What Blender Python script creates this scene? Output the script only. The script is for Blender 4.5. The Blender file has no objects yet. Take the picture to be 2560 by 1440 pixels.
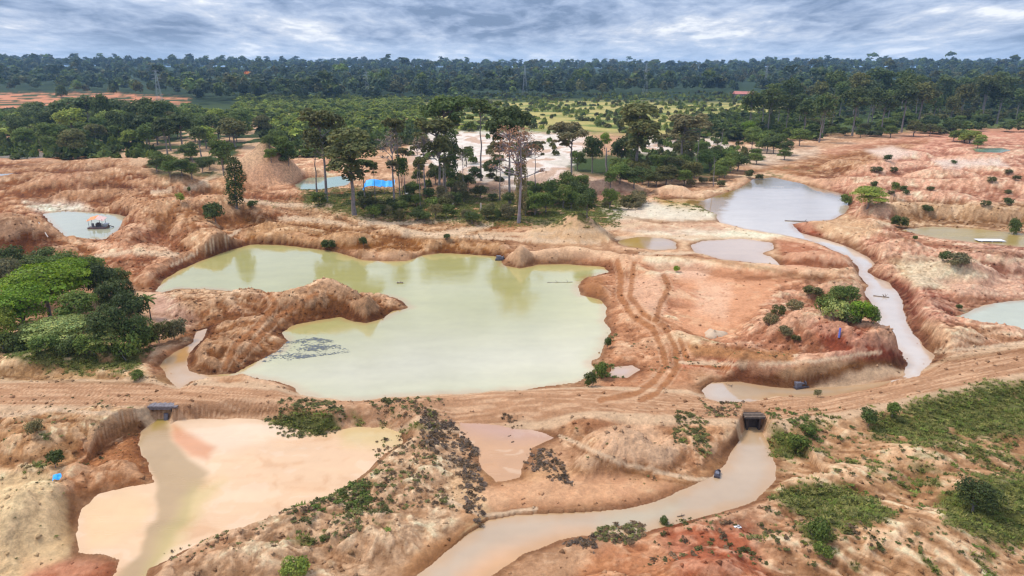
import bpy, math, random
import numpy as np

# ------------------------------------------------------------------ camera, world, sun
scene = bpy.context.scene
COL = scene.collection
CAM_H = 40.0
FPX = 1707.0                       # focal length in pixels of the 2560 px wide photograph
V_HOR = 172.0                      # row of the horizon in the photograph
PITCH = math.atan((720 - V_HOR) / FPX)
CP, SP = math.cos(PITCH), math.sin(PITCH)
cam_d = bpy.data.cameras.new('camera')
cam = bpy.data.objects.new('camera', cam_d); COL.objects.link(cam)
cam.location = (0, 0, CAM_H)
cam.rotation_euler = (math.pi / 2 - PITCH, 0, 0)
cam_d.sensor_width = 36.0
cam_d.lens = 36.0 * FPX / 2560.0
cam_d.clip_start = 0.5
cam_d.clip_end = 40000
scene.camera = cam

SUN_DIR = np.array([-0.50, 0.15, 0.85]); SUN_DIR /= np.linalg.norm(SUN_DIR)
SUN_EL = math.asin(SUN_DIR[2]); SUN_AZ = math.atan2(SUN_DIR[0], SUN_DIR[1])

world = bpy.data.worlds.new('World'); scene.world = world
world.use_nodes = True
nt = world.node_tree; nt.nodes.clear()
def N(t, **kw):
    n = nt.nodes.new(t)
    for k, v in kw.items(): setattr(n, k, v)
    return n
def L(a, b): nt.links.new(a, b)
def wmath(op, a, b=None, clamp=False):
    n = N('ShaderNodeMath', operation=op); n.use_clamp = clamp
    for i, x in enumerate((a, b)):
        if x is None: continue
        if isinstance(x, (int, float)): n.inputs[i].default_value = x
        else: L(x, n.inputs[i])
    return n.outputs[0]
out = N('ShaderNodeOutputWorld'); bg = N('ShaderNodeBackground'); L(bg.outputs[0], out.inputs[0])
tc = N('ShaderNodeTexCoord'); sep = N('ShaderNodeSeparateXYZ'); L(tc.outputs['Generated'], sep.inputs[0])
zc = wmath('MAXIMUM', sep.outputs['Z'], 0.0)
den = wmath('ADD', zc, 0.15)
px_ = wmath('DIVIDE', sep.outputs['X'], den); py_ = wmath('DIVIDE', sep.outputs['Y'], den)
comb = N('ShaderNodeCombineXYZ'); L(px_, comb.inputs[0]); L(py_, comb.inputs[1])
def wnoise(scale, detail, rough, off, dist=0.0):
    mp = N('ShaderNodeMapping'); mp.inputs['Location'].default_value = off
    mp.inputs['Scale'].default_value = (0.95, 0.60, 1.0)
    L(comb.outputs[0], mp.inputs[0])
    n = N('ShaderNodeTexNoise'); n.inputs['Scale'].default_value = scale
    n.inputs['Detail'].default_value = detail; n.inputs['Roughness'].default_value = rough
    n.inputs['Distortion'].default_value = dist
    L(mp.outputs[0], n.inputs['Vector']); return n.outputs['Fac']
n1 = wnoise(0.85, 3, 0.5, (3.1, 1.7, 0), 0.3)
n2 = wnoise(2.3, 5, 0.58, (9.2, 4.4, 2.0), 0.4)
n3 = wnoise(7.0, 4, 0.6, (1.2, 8.4, 5.0), 0.3)
nsum = wmath('ADD', wmath('ADD', wmath('MULTIPLY', n1, 0.34), wmath('MULTIPLY', n2, 0.42)), wmath('MULTIPLY', n3, 0.24))
ramp = N('ShaderNodeValToRGB'); L(nsum, ramp.inputs[0])
cr = ramp.color_ramp
cr.elements[0].position = 0.40; cr.elements[0].color = (0.108, 0.152, 0.238, 1)
cr.elements[1].position = 0.605; cr.elements[1].color = (0.50, 0.515, 0.545, 1)
e = cr.elements.new(0.45); e.color = (0.165, 0.215, 0.315, 1)
e = cr.elements.new(0.51); e.color = (0.250, 0.300, 0.400, 1)
e = cr.elements.new(0.56); e.color = (0.335, 0.370, 0.445, 1)
# brighter towards the zenith, as any overcast sky is
sky = N('ShaderNodeTexSky', sky_type='NISHITA'); sky.sun_disc = False
sky.sun_elevation = SUN_EL; sky.sun_rotation = SUN_AZ; sky.altitude = 100
skys = N('ShaderNodeVectorMath', operation='SCALE'); L(sky.outputs[0], skys.inputs[0]); skys.inputs['Scale'].default_value = 0.055
zen = N('ShaderNodeMapRange'); L(sep.outputs['Z'], zen.inputs[0])
zen.inputs[1].default_value = 0.06; zen.inputs[2].default_value = 0.45; zen.inputs[3].default_value = 1.0; zen.inputs[4].default_value = 1.85
cl = N('ShaderNodeVectorMath', operation='SCALE'); L(ramp.outputs[0], cl.inputs[0]); L(zen.outputs[0], cl.inputs['Scale'])
# thin pale band close to the horizon
hz = N('ShaderNodeMapRange'); L(sep.outputs['Z'], hz.inputs[0])
hz.inputs[1].default_value = 0.0; hz.inputs[2].default_value = 0.045; hz.inputs[3].default_value = 0.6; hz.inputs[4].default_value = 0.0
hm = N('ShaderNodeMix', data_type='RGBA'); L(hz.outputs[0], hm.inputs['Factor']); L(cl.outputs[0], hm.inputs['A'])
hm.inputs['B'].default_value = (0.30, 0.39, 0.53, 1)
addn = N('ShaderNodeMix', data_type='RGBA'); addn.inputs['Factor'].default_value = 0.05
L(hm.outputs['Result'], addn.inputs['A']); L(skys.outputs[0], addn.inputs['B'])
L(addn.outputs['Result'], bg.inputs['Color']); bg.inputs['Strength'].default_value = 1.0

sun_d = bpy.data.lights.new('sun', 'SUN'); sun_d.energy = 1.5; sun_d.angle = math.radians(12); sun_d.color = (1, 0.94, 0.86)
sun = bpy.data.objects.new('sun', sun_d); COL.objects.link(sun)
sun.rotation_euler = (0, math.acos(SUN_DIR[2]), math.atan2(SUN_DIR[1], SUN_DIR[0]))
vs = scene.view_settings
scene.display_settings.display_device = 'sRGB'
vs.view_transform = 'Standard'; vs.look = 'None'; vs.gamma = 1.0; vs.use_curve_mapping = False
vs.exposure = 1.0
scene.cycles.use_denoising = True
scene.cycles.max_bounces = 5; scene.cycles.diffuse_bounces = 2; scene.cycles.glossy_bounces = 2
scene.cycles.transparent_max_bounces = 4; scene.cycles.volume_bounces = 0; scene.cycles.transmission_bounces = 2
scene.cycles.filter_width = 1.3

# ------------------------------------------------------------------ helpers
rng = np.random.default_rng(7)
random.seed(7)
def unproj(u, v, z=0.0):
    u = np.asarray(u, float); v = np.asarray(v, float)
    a = (u - 1280) / FPX; b = (720 - v) / FPX
    dx = a; dy = CP + b * SP; dz = -SP + b * CP
    t = (z - CAM_H) / dz
    return dx * t, dy * t
def proj(x, y, z):
    dz = z - CAM_H
    d = y * CP - dz * SP; up = y * SP + dz * CP
    return 1280 + FPX * x / d, 720 - FPX * up / d
def srgb(r, g, b):
    o = []
    for c in (r, g, b):
        c = c / 255.0
        o.append(c / 12.92 if c <= 0.04045 else ((c + 0.055) / 1.055) ** 2.4)
    return np.array(o)
ALB = np.array([0.68, 0.65, 0.575])
def alb(r, g, b): return srgb(r, g, b) * ALB        # picture colour -> base colour
def hash2(ix, iy, seed):
    h = (ix * 374761393 + iy * 668265263 + seed * 982451653) & 0xFFFFFFFF
    h = ((h ^ (h >> 13)) * 1274126177) & 0xFFFFFFFF
    h = h ^ (h >> 16)
    return h
def perlin(x, y, seed=0):
    x0 = np.floor(x).astype(np.int64); y0 = np.floor(y).astype(np.int64)
    fx = x - x0; fy = y - y0
    ux = fx * fx * fx * (fx * (fx * 6 - 15) + 10); uy = fy * fy * fy * (fy * (fy * 6 - 15) + 10)
    def g(ix, iy, dx, dy):
        a = (hash2(ix, iy, seed) & 0xFFFF) * (2 * math.pi / 65536.0)
        return np.cos(a) * dx + np.sin(a) * dy
    a = g(x0, y0, fx, fy); b = g(x0 + 1, y0, fx - 1, fy)
    c = g(x0, y0 + 1, fx, fy - 1); d = g(x0 + 1, y0 + 1, fx - 1, fy - 1)
    return (a + (b - a) * ux + ((c + (d - c) * ux) - (a + (b - a) * ux)) * uy) * 1.5
def fbm(x, y, octs, seed=0, gain=0.5):
    s = 0; amp = 1; tot = 0
    for o in range(octs):
        s = s + amp * perlin(x, y, seed + o * 17); tot += amp
        x = x * 2.03 + 5.1; y = y * 2.03 - 3.7; amp *= gain
    return s / tot
def ridged(x, y, octs, seed=0):
    s = 0; amp = 1; tot = 0
    for o in range(octs):
        s = s + amp * (1 - 2 * np.abs(perlin(x, y, seed + o * 13))); tot += amp
        x = x * 2.1 + 1.3; y = y * 2.1 + 7.9; amp *= 0.5
    return s / tot
def sst(a, b, x):
    t = np.clip((x - a) / (b - a), 0, 1); return t * t * (3 - 2 * t)
def seg_dist(px, py, poly, closed=True):
    d2 = np.full(px.shape, 1e18)
    n = len(poly)
    for i in range(n if closed else n - 1):
        ax, ay = poly[i]; bx, by = poly[(i + 1) % n]
        ex, ey = bx - ax, by - ay
        l2 = ex * ex + ey * ey + 1e-12
        t = np.clip(((px - ax) * ex + (py - ay) * ey) / l2, 0, 1)
        d2 = np.minimum(d2, (px - ax - t * ex) ** 2 + (py - ay - t * ey) ** 2)
    return np.sqrt(d2)
def inside(px, py, poly):
    c = np.zeros(px.shape, bool); n = len(poly)
    for i in range(n):
        ax, ay = poly[i]; bx, by = poly[(i + 1) % n]
        if ay == by: continue
        cond = ((ay > py) != (by > py)) & (px < (bx - ax) * (py - ay) / (by - ay) + ax)
        c ^= cond
    return c
def sdf(px, py, poly, reach):
    """signed distance (negative inside), +reach where farther than reach from the bounding box"""
    P = np.array(poly, float)
    m = (px > P[:, 0].min() - reach) & (px < P[:, 0].max() + reach) & (py > P[:, 1].min() - reach) & (py < P[:, 1].max() + reach)
    o = np.full(px.shape, float(reach))
    if m.any():
        q = seg_dist(px[m], py[m], poly); q = np.where(inside(px[m], py[m], poly), -q, q)
        o[m] = np.minimum(q, reach)
    return o
def linedist(px, py, pts, reach):
    P = np.array(pts, float)
    m = (px > P[:, 0].min() - reach) & (px < P[:, 0].max() + reach) & (py > P[:, 1].min() - reach) & (py < P[:, 1].max() + reach)
    o = np.full(px.shape, float(reach))
    if m.any(): o[m] = np.minimum(seg_dist(px[m], py[m], pts, False), reach)
    return o

# ------------------------------------------------------------------ ground data (photograph pixels -> metres)
ROAD = [(-500, 985), (0, 985), (200, 985), (410, 988), (600, 1000), (800, 1016), (1000, 1010), (1300, 1000), (1500, 1000), (1700, 1012),
        (1900, 1020), (2050, 1003), (2200, 972), (2400, 930), (2600, 892), (2900, 850), (3300, 800)]
ROADW = [tuple(map(float, unproj(u, v, 0.9))) for u, v in ROAD]
road_x = np.array([p[0] for p in ROADW]); road_y = np.array([p[1] for p in ROADW])
# name, water level, bank width, outline, colour (r,g,b in the picture), roughness, label
PONDS = {
 'main': (0.0, 1.6, [(388,728),(410,700),(440,680),(500,652),(560,630),(625,611),(700,612),(790,622),(850,632),(905,650),(960,654),(1015,652),(1060,638),
   (1100,632),(1180,636),(1250,642),(1258,664),(1300,670),(1345,662),(1420,660),(1510,668),(1522,680),(1465,694),(1442,715),(1452,738),(1500,748),(1515,765),(1512,800),
   (1528,830),(1512,860),(1502,890),(1475,905),(1490,925),(1470,945),(1440,962),(1300,975),(1150,985),(980,992),(900,1002),(850,1000),(800,995),
   (750,985),(735,965),(690,955),(640,946),(588,936),(640,905),(690,880),(718,852),(700,832),(730,814),(790,803),(850,792),(880,800),(915,808),(960,795),(985,778),
   (1020,770),(1005,752),(985,742),(900,738),(850,736),(800,740),(740,738),(690,738),(640,734),(560,726),(500,722),(440,722),(405,730)]),
 'dredge': (0.0, 1.5, [(108,535),(150,528),(230,530),(300,536),(332,548),(305,568),(285,585),(290,600),(240,598),(175,610),(150,582),(130,560)]),
 'reflecting': (0.0, 1.5, [(1655,500),(1700,496),(1760,500),(1800,486),(1850,470),(1882,448),(1930,443),(1990,455),(2045,470),(2105,483),(2125,500),(2117,530),(2080,550),(2010,555),
   (1980,560),(2000,582),(2060,597),(2120,617),(2170,642),(2187,660),(2168,680),(2185,692),(2225,707),(2252,740),(2262,770),(2277,820),(2302,860),(2336,890),(2322,915),(2300,942),
   (2255,945),(2267,905),(2250,880),(2215,852),(2190,812),(2195,780),(2178,758),(2160,732),(2170,715),(2150,690),(2143,665),(2110,637),(2040,607),(1950,587),(1860,572),(1800,556),(1790,535),(1765,525),(1740,510),(1690,508)]),
 'mid': (0.3, 1.5, [(1725,612),(1760,602),(1850,597),(1930,607),(1935,620),(1910,634),(1945,655),(1948,665),(1880,657),(1800,647),(1740,632)]),
 'smallmid': (0.3, 1.5, [(1545,600),(1600,592),(1660,596),(1692,608),(1688,622),(1640,626),(1580,618),(1548,612)]),
 'roadside': (0.0, 1.5, [(1752,975),(1780,956),(1850,954),(1920,965),(2000,973),(2100,966),(2200,955),(2265,944),(2300,940),(2240,955),(2160,975),(2080,990),(2000,992),(1940,990),(1880,1004),(1800,1006),(1765,996)]),
 'teal': (0.4, 1.5, [(2372,796),(2430,775),(2480,757),(2560,750),(2700,748),(2700,840),(2560,832),(2520,825),(2470,817),(2400,808)]),
 'olive': (1.0, 0.8, [(2250,574),(2330,566),(2450,572),(2560,584),(2700,594),(2700,632),(2520,614),(2420,604),(2320,592)]),
 'farteal': (1.0, 2.5, [(735,462),(770,444),(860,440),(885,448),(870,462),(800,474),(750,474)]),
 'leftstream': (0.0, 1.2, [(517,822),(507,850),(472,882),(467,905),(472,928),(520,938),(600,934),(600,942),(480,953),(447,973),(425,952),(400,915),(410,898),(440,880),(480,858),(490,830)]),
 'puddle': (0.15, 0.8, [(1530,918),(1580,913),(1600,925),(1570,945),(1530,942),(1515,930)]),
 'farleft': (0.5, 4.0, [(-60,374),(40,374),(110,380),(140,392),(60,398),(-60,392)]),
 'farleft2': (0.5, 3.0, [(-60,436),(30,434),(60,440),(20,446),(-60,446)]),
 'farright': (2.0, 4.0, [(2430,372),(2500,370),(2530,376),(2500,382),(2440,380)]),
 'lowerleft': (-0.9, 1.0, [(393,1046),(424,1046),(426,1062),(440,1050),(500,1045),(600,1048),(680,1052),(720,1068),(800,1085),(880,1068),(960,1065),(1005,1082),(1000,1110),(950,1150),(900,1190),
   (880,1215),(800,1250),(720,1280),(620,1320),(540,1345),(470,1375),(420,1400),(380,1420),(350,1470),(300,1640),(120,1640),(250,1470),(290,1430),(300,1400),(240,1385),(190,1385),(195,1330),(210,1270),(250,1235),(330,1215),(385,1205),(372,1170),(352,1140),(342,1110),(352,1080),(372,1066)]),
 'lowerright': (-0.9, 0.8, [(1868,1062),(1893,1062),(1922,1105),(1942,1165),(1940,1200),(1892,1250),(1800,1282),(1700,1307),(1620,1330),(1560,1345),(1480,1338),(1400,1350),(1310,1385),(1225,1440),(1100,1620),(900,1640),(960,1500),
   (1040,1440),(1110,1380),(1190,1322),(1220,1300),(1290,1286),(1430,1281),(1560,1272),(1640,1252),(1700,1226),(1780,1190),(1812,1160),(1840,1110)]),
 'mauve': (-0.75, 2.5, [(1145,1055),(1200,1058),(1260,1068),(1330,1075),(1390,1095),(1330,1120),(1310,1160),(1300,1195),(1240,1205),(1200,1170),(1190,1120),(1150,1090)]),
}
PW = {}
for k, (lv, bw, pts) in PONDS.items():
    X, Y = unproj([p[0] for p in pts], [p[1] for p in pts], lv)
    PW[k] = (lv, bw, list(zip(X.tolist(), Y.tolist())))
# mounds: u, v of the base centre, half width px, height m, depth/width ratio, profile (1 cone .. 3 round), gullies
MOUNDS = [
 (668,458,120,14.5,0.8,1.15,.3),(785,455,120,9.0,0.7,1.7,.5),(600,470,100,4.0,1.0,2,.4),
 (1440,596,95,6.2,0.9,1.1,.3),(1350,600,60,2.2,0.9,2,.3),(1305,664,52,4.2,0.8,1.1,.2),
 (35,622,135,6.2,0.8,2,.4),(180,470,150,4.5,0.8,2.2,.5),(330,455,140,5.0,0.7,2,.5),(60,450,120,2.0,.8,2,.3),
 (430,560,150,5.0,0.9,1.8,.7),(540,545,130,4.8,0.8,1.8,.7),(440,480,110,6.0,0.8,2,.5),(640,540,110,2.6,.7,2,.5),(330,640,150,1.6,.6,2,.4),
 (700,590,130,2.6,0.45,2,.6),(870,614,110,2.9,0.5,2,.6),(1000,600,120,2.4,0.4,2,.4),(1120,612,120,2.2,0.4,2,.4),(1010,648,70,1.1,0.5,2,.1),(905,645,45,1.8,.6,1.6,.3),
 (570,770,160,2.1,0.7,2,.3),(760,772,160,3.2,0.6,2.2,.5),(925,792,95,3.4,0.6,2.4,.5),(640,830,140,1.6,0.7,2,.4),(560,890,110,1.3,0.6,2,.4),(840,768,100,3.2,.5,2,.4),(660,965,90,1.0,.5,2,.3),
 (1650,740,120,1.1,0.9,2,.4),(1490,735,60,1.8,0.7,2,.3),(1600,800,100,1.0,.9,2,.4),
 (1400,652,160,1.8,.35,2,.3),
 (2060,870,200,5.0,0.75,2.0,.7),(2180,905,130,4.2,0.6,1.8,.7),(1960,850,120,2.5,.8,2,.6),(2150,935,150,1.8,.35,2,.7),
 (2040,665,140,2.6,0.45,1.8,.4),(2100,745,110,2.6,0.5,2,.5),
 (2380,704,125,4.0,0.6,1.6,.8),(2250,640,140,3.2,0.5,2,.5),(2200,615,90,2.8,.6,2,.4),(2170,580,80,2.2,.6,2,.4),(2480,680,120,3.0,0.5,2,.5),(2480,650,140,2.0,.4,2,.5),
 (2300,790,110,2.2,.6,2,.6),(2400,745,130,1.6,.5,2,.5),(2420,880,150,2.0,.5,2,.5),(2330,850,80,1.8,.7,2,.5),
 (2190,505,120,3.0,0.5,2,.4),(2120,465,110,3.2,0.5,2,.4),(2330,500,150,2.0,.4,2,.4),(2200,430,110,3.5,0.5,2,.4),(2110,420,80,3.0,0.5,2,.4),(2350,445,120,3.5,0.4,2,.4),
 (2480,470,130,3.0,.4,2,.4),(2250,395,110,3.5,0.5,2,.4),(2450,405,130,3.0,0.5,2,.4),(2040,580,70,1.8,.5,2,.2),
 (1680,485,55,2.6,0.6,1.6,.2),(1520,480,110,4.0,0.5,2,.4),(1390,450,100,3,.8,2,.3),
 (1550,1135,160,3.0,0.6,1.8,1.0),(1720,1120,100,1.4,.7,2,.6),(1420,1060,120,1.2,.4,2,.5),
 (520,1095,0,0,1,2,0),(240,1080,160,2.4,0.6,2,.8),(60,1110,190,2.6,0.6,2,.8),(60,1300,150,2.6,1.1,2.4,.5),(330,1050,90,1.6,.4,2,.6),(520,1055,90,1.5,.35,2,.6),
 (760,1090,110,0.9,.4,2,.3),(640,1400,190,1.8,0.5,2,.9),(900,1330,170,1.6,0.6,2,.9),(980,1200,100,1.2,1.0,2,.6),(1080,1150,90,1.0,1.2,2,.6),(1000,1110,90,1.2,.6,2,.6),
 (1560,1470,150,1.2,.5,2,.5),(1760,1430,190,2.2,0.6,2,.3),(2100,1190,200,1.2,.5,2,.5),(2350,1150,220,2.0,.5,2,.5),(2300,1350,300,2.0,.6,2,.6),(2050,1350,220,1.6,.5,2,.6),(2500,1250,200,1.8,.7,2,.3),
 (1990,1125,110,1.6,.5,2,.5),(130,920,160,1.6,.5,2,.6),(280,900,90,1.4,.4,2,.4),
 (300,420,200,3.5,.5,2,.4),(480,420,140,4,.5,2,.4),
]
MW = []
for (u, v, ru, h, asp, pw, gl) in MOUNDS:
    if h <= 0: continue
    x, y = unproj(u, v, 0.0); d = math.hypot(float(y), CAM_H)
    r = ru * (float(y) * CP + CAM_H * SP) / FPX
    MW.append((float(x), float(y), r, r * asp if asp * r > 3 else 3, h, pw, gl))
# ridges: pixel polyline, half width (m), height (m)
RIDGES = [
 ([(560,600),(640,596),(780,606)], 5, 1.3), ([(1090,622),(1150,618),(1240,628)], 4.5, 1.5), ([(1850,935),(2000,940),(2120,938),(2250,930)], 4, 2.0),
 ([(150,560),(200,620),(300,640)], 4, 1.2), ([(600,952),(680,975),(730,985)], 2.5, .7), ([(430,990),(500,965),(600,955)], 2.0, .6),
 ([(395,700),(430,668),(560,618)], 5, 1.2),
 ([(1280,652),(1400,648),(1520,650),(1580,680)], 4, 1.2),
 ([(1560,662),(1700,662),(1850,680),(2000,690),(2130,700)], 4, 1.4),
 ([(2190,690),(2260,700),(2330,790),(2360,870)], 6, 1.6),
 ([(1700,870),(1850,905),(2000,930),(2220,935)], 4, 1.5),
 ([(2040,575),(2150,600),(2230,650)], 5, 1.6),
 ([(2180,548),(2300,545),(2560,560),(2700,575)], 6, 4.0),
 ([(2120,500),(2200,470),(2400,470),(2600,480)], 9, 2.5),
 ([(2160,440),(2300,420),(2450,430),(2650,440)], 10, 2.5),
 ([(1620,690),(1650,730),(1620,800),(1650,860)], 3, 0.8),
 ([(2370,830),(2450,845),(2600,860)], 5, 1.5),
 ([(0,560),(80,600),(150,640)], 6, 2.0),
 ([(180,500),(330,500),(380,560),(330,620)], 7, 3.0),
 ([(330,470),(420,520),(500,600),(540,640)], 7, 3.0),
 ([(950,1190),(1000,1120),(1060,1080)], 4, 1.0),
 ([(380,1430),(560,1370),(760,1290),(900,1230)], 4, 1.1),
 ([(0,1180),(100,1185),(170,1190)], 2.5, 0.8),
]
RW = []
for pts, w, h in RIDGES:
    X, Y = unproj([p[0] for p in pts], [p[1] for p in pts], 0.0)
    RW.append((list(zip(X.tolist(), Y.tolist())), w, h))
# how rough the ground is, by region of the picture (outline, value, softness px)
ROUGH = [
 ([(0,380),(700,380),(900,420),(1250,560),(1250,640),(600,610),(400,720),(0,640)], 1.0, 60),
 ([(400,700),(700,680),(1040,760),(900,830),(700,860),(600,950),(470,930)], 1.0, 25),
 ([(1450,650),(1700,700),(1720,950),(1480,960),(1520,760)], 0.55, 30),
 ([(1700,690),(2000,690),(1950,850),(1720,880)], 0.12, 40),
 ([(1850,840),(1950,720),(2130,690),(2290,900),(2270,945),(1850,960),(1700,900)], 0.9, 30),
 ([(2180,690),(2120,520),(2000,420),(2560,330),(2700,400),(2700,950),(2300,930)], 0.9, 30),
 ([(0,1010),(380,1010),(390,1180),(200,1220),(0,1440)], 0.9, 30),
 ([(380,1440),(900,1200),(1000,1080),(1130,1060),(1150,1300),(900,1440)], 0.9, 30),
 ([(1400,1030),(1850,1040),(1750,1180),(1600,1170),(1400,1090)], 0.8, 30),
 ([(1900,1040),(2700,960),(2700,1500),(1400,1500),(1600,1350),(1940,1220)], 0.6, 40),
 ([(0,880),(400,900),(400,975),(0,975)], 0.8, 20),
 ([(480,1020),(720,1020),(700,1060),(480,1045)], 0.6, 15),
 ([(1200,440),(1900,440),(1850,540),(1500,500),(1500,540),(1300,560)], 0.6, 30),
]
BRIDGE_X, BRIDGE_Y = [float(q) for q in unproj(410, 1004, 0.9)]
CULV_X, CULV_Y = [float(q) for q in unproj(1880, 1040, 0.5)]
def far_rise(x, y):
    r = np.hypot(x, y); a = np.degrees(np.arctan2(x, y))
    amp = 38 + 7 * sst(0, -14, a) + 5 * fbm(a * 0.22, r * 0.0006, 3, 91) * 2 + 5 * np.exp(-((a - 25) / 3.5) ** 2)
    z = amp * sst(750, 3000, r) * 1.0
    return z + 12 * sst(3000, 8000, r)
def ground_z(x, y):
    u0, v0 = proj(x, y, 0 * x)
    v0 = np.where(y * CP + CAM_H * SP > 1, v0, 2500)
    ry = np.interp(x, road_x, road_y)
    south = sst(-3.0, -8.0, y - ry)
    z = 0.45 + south * (-1.0)
    # noise relief
    rough = np.full(x.shape, 0.35)
    for pts, val, soft in ROUGH:
        m = sst(soft, -soft, sdf(u0, v0, pts, soft * 2.0)); rough = rough * (1 - m) + val * m
    r = np.hypot(x, y)
    far = sst(420, 700, r)
    rough = rough * (1 - far) + 0.5 * far
    add = np.zeros(x.shape); gul = np.zeros(x.shape)
    wx = x + 2.5 * fbm(x / 9, y / 9, 3, 5); wy = y + 2.5 * fbm(x / 9 + 31, y / 9, 3, 6)
    for (mx, my, rx, ry_, h, pw, gl) in MW:
        m = (np.abs(x - mx) < rx * 1.35) & (np.abs(y - my) < ry_ * 1.35)
        if not m.any(): continue
        qx = (wx[m] - mx) / rx; qy = (wy[m] - my) / ry_
        q = np.hypot(qx, qy); an = np.arctan2(qy, qx)
        if pw < 1.5: prof = np.clip(1.04 - q, 0, 1) ** pw
        else: prof = np.clip(1 - q * q, 0, 1) ** (pw * 0.75)
        k = max(4, rx * 1.1)
        g = ridged(np.cos(an) * k * .5 + mx, np.sin(an) * k * .5 + q * 1.2, 2, 33) * gl * np.clip(q * (1.15 - q) * 4, 0, 1)
        add[m] = np.maximum(add[m], h * prof) + 0.35 * np.minimum(add[m], h * prof)
        gul[m] += g * min(h, 4) * 0.10
    for pts, w, h in RW:
        d = linedist(wx, wy, pts, w * 1.6) / w
        add = np.maximum(add, h * np.clip(1 - d * d, 0, 1) ** 1.3) + 0.25 * np.minimum(add, h * np.clip(1 - d * d, 0, 1))
    z = z + add + gul
    f1 = fbm(x / 19, y / 14, 5, 1); f2 = fbm(x / 8.5 + 7, y / 6.0, 5, 16); f3 = fbm(x / 30 + 3, y / 18, 5, 18)
    lim = rough * (1 - .3 * sst(150, 400, r))
    z = z + lim * (0.45 * f1 + 0.45 * sst(-0.04, 0.04, f1) - 0.2 + 0.28 * sst(0.10, 0.16, f2) + 0.55 * sst(0.14, 0.20, f3) - 0.25 * sst(-0.12, -0.18, f2)
                   + 0.10 * ridged(wx / 8.0, wy / 6.5, 3, 2) + 0.16 * fbm(x / 2.6, y / 2.6, 3, 3)) + (0.015 + 0.05 * rough) * fbm(x / 0.8, y / 0.8, 3, 4)
    isl = sst(15, -15, sdf(u0, v0, ROUGH[1][0], 40))
    z = z + isl * (0.16 * ridged(x / 1.7, y / 1.7, 2, 8) + 0.16 * fbm(x / 1.1, y / 1.1, 2, 9))
    rl_ = sst(60, -60, sdf(u0, v0, [(1900,1200),(2100,1060),(2700,1000),(2700,1600),(1900,1600)], 120.0))
    an_ = math.radians(-30); a_ = x * math.cos(an_) + y * math.sin(an_); b_ = -x * math.sin(an_) + y * math.cos(an_)
    z = z + rl_ * 0.28 * ridged(a_ / 9.0, b_ / 1.5 + .4 * fbm(x / 6, y / 6, 2, 15), 2, 14)
    # the road bank
    dr = linedist(x, y, ROADW, 16.0)
    wr = 1.0 + 0.35 * sst(1900, 2500, u0)
    tr = sst(6.0 * wr, 3.0 * wr, dr + 0.5 * fbm(x / 4, y / 4, 2, 12))
    rut = 0.0
    for off in (-1.5, -0.5, 0.7, 1.6):
        rut = rut - 0.07 * np.exp(-(((y - ry) - off + 0.25 * fbm(x / 14, off * x * 0, 2, 70 + int(off * 3))) / 0.22) ** 2)
    z = z * (1 - tr) + (0.95 + rut + 0.05 * fbm(x / 5, y / 1.5, 2, 13)) * tr
    # notches where the stream passes under the road
    for (bx, by, w, dep, hw) in ((BRIDGE_X, BRIDGE_Y, 1.0, -1.6, 0.0), (CULV_X, CULV_Y, 0.6, -1.6, 0.0)):
        m = (np.abs(x - bx) < 8) & (np.abs(y - by) < 12)
        if not m.any(): continue
        dxm = np.abs(x[m] - bx - 0.05 * (by - y[m])); along = by - y[m]
        open_ = sst(0.25, 0.5, along)
        k = sst(w + 0.5 + 0.42 * np.clip(along - 1, 0, 6), w + 0.42 * np.clip(along - 1.2, 0, 6), dxm) * open_
        z[m] = z[m] * (1 - k) + dep * k
    # ponds: first the shores, then the basins
    wet = np.full(x.shape, 99.0); basin = []
    for k, (lv, bw, pts) in PW.items():
        reach = 14.0
        s = sdf(x, y, pts, reach)
        mk = s < reach - 0.01
        if not mk.any(): continue
        amp = 0.9 if y[mk].mean() > 120 else 0.55
        if k in ('leftstream', 'reflecting', 'puddle', 'lowerright', 'roadside'): amp *= 0.5
        s[mk] = s[mk] + amp * fbm(x[mk] / 5, y[mk] / 4, 4, 21) * 1.2
        bwv = bw * 2.2
        if k == 'main': bwv = np.where(v0 < 645, 1.2, 3.0)
        if k == 'roadside': bwv = np.where(v0 < 968, 1.0, 2.5)
        if k in ('reflecting', 'dredge'): bwv = 2.4
        if k == 'lowerleft': bwv = bwv + (0.7 - bwv) * sst(9, 5, np.hypot(x - BRIDGE_X, y - BRIDGE_Y + 2))
        if k == 'lowerright': bwv = bwv + (0.6 - bwv) * sst(7, 3.5, np.hypot(x - CULV_X, y - CULV_Y + 2))
        b = sst(0, 1, s / bwv)
        shore = lv + 0.03 + np.clip(s, 0, 3) * 0.10
        zb = z + (np.maximum(z, lv + 0.12) - z) * sst(12.5, 7, s)
        zo = shore * (1 - b) + zb * b
        z = np.where(mk, zo, z)
        basin.append((s, lv))
        wet = np.minimum(wet, np.abs(s))
    for s, lv in basin:
        z = np.where(s < 0, np.minimum(z, lv - np.clip(-s * 0.35, 0.02, 0.9)), z)
    # far swell of the land
    z = z * (1 - sst(600, 900, r) * 0.7) + far_rise(x, y)
    return z, rough, wet, add

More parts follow.
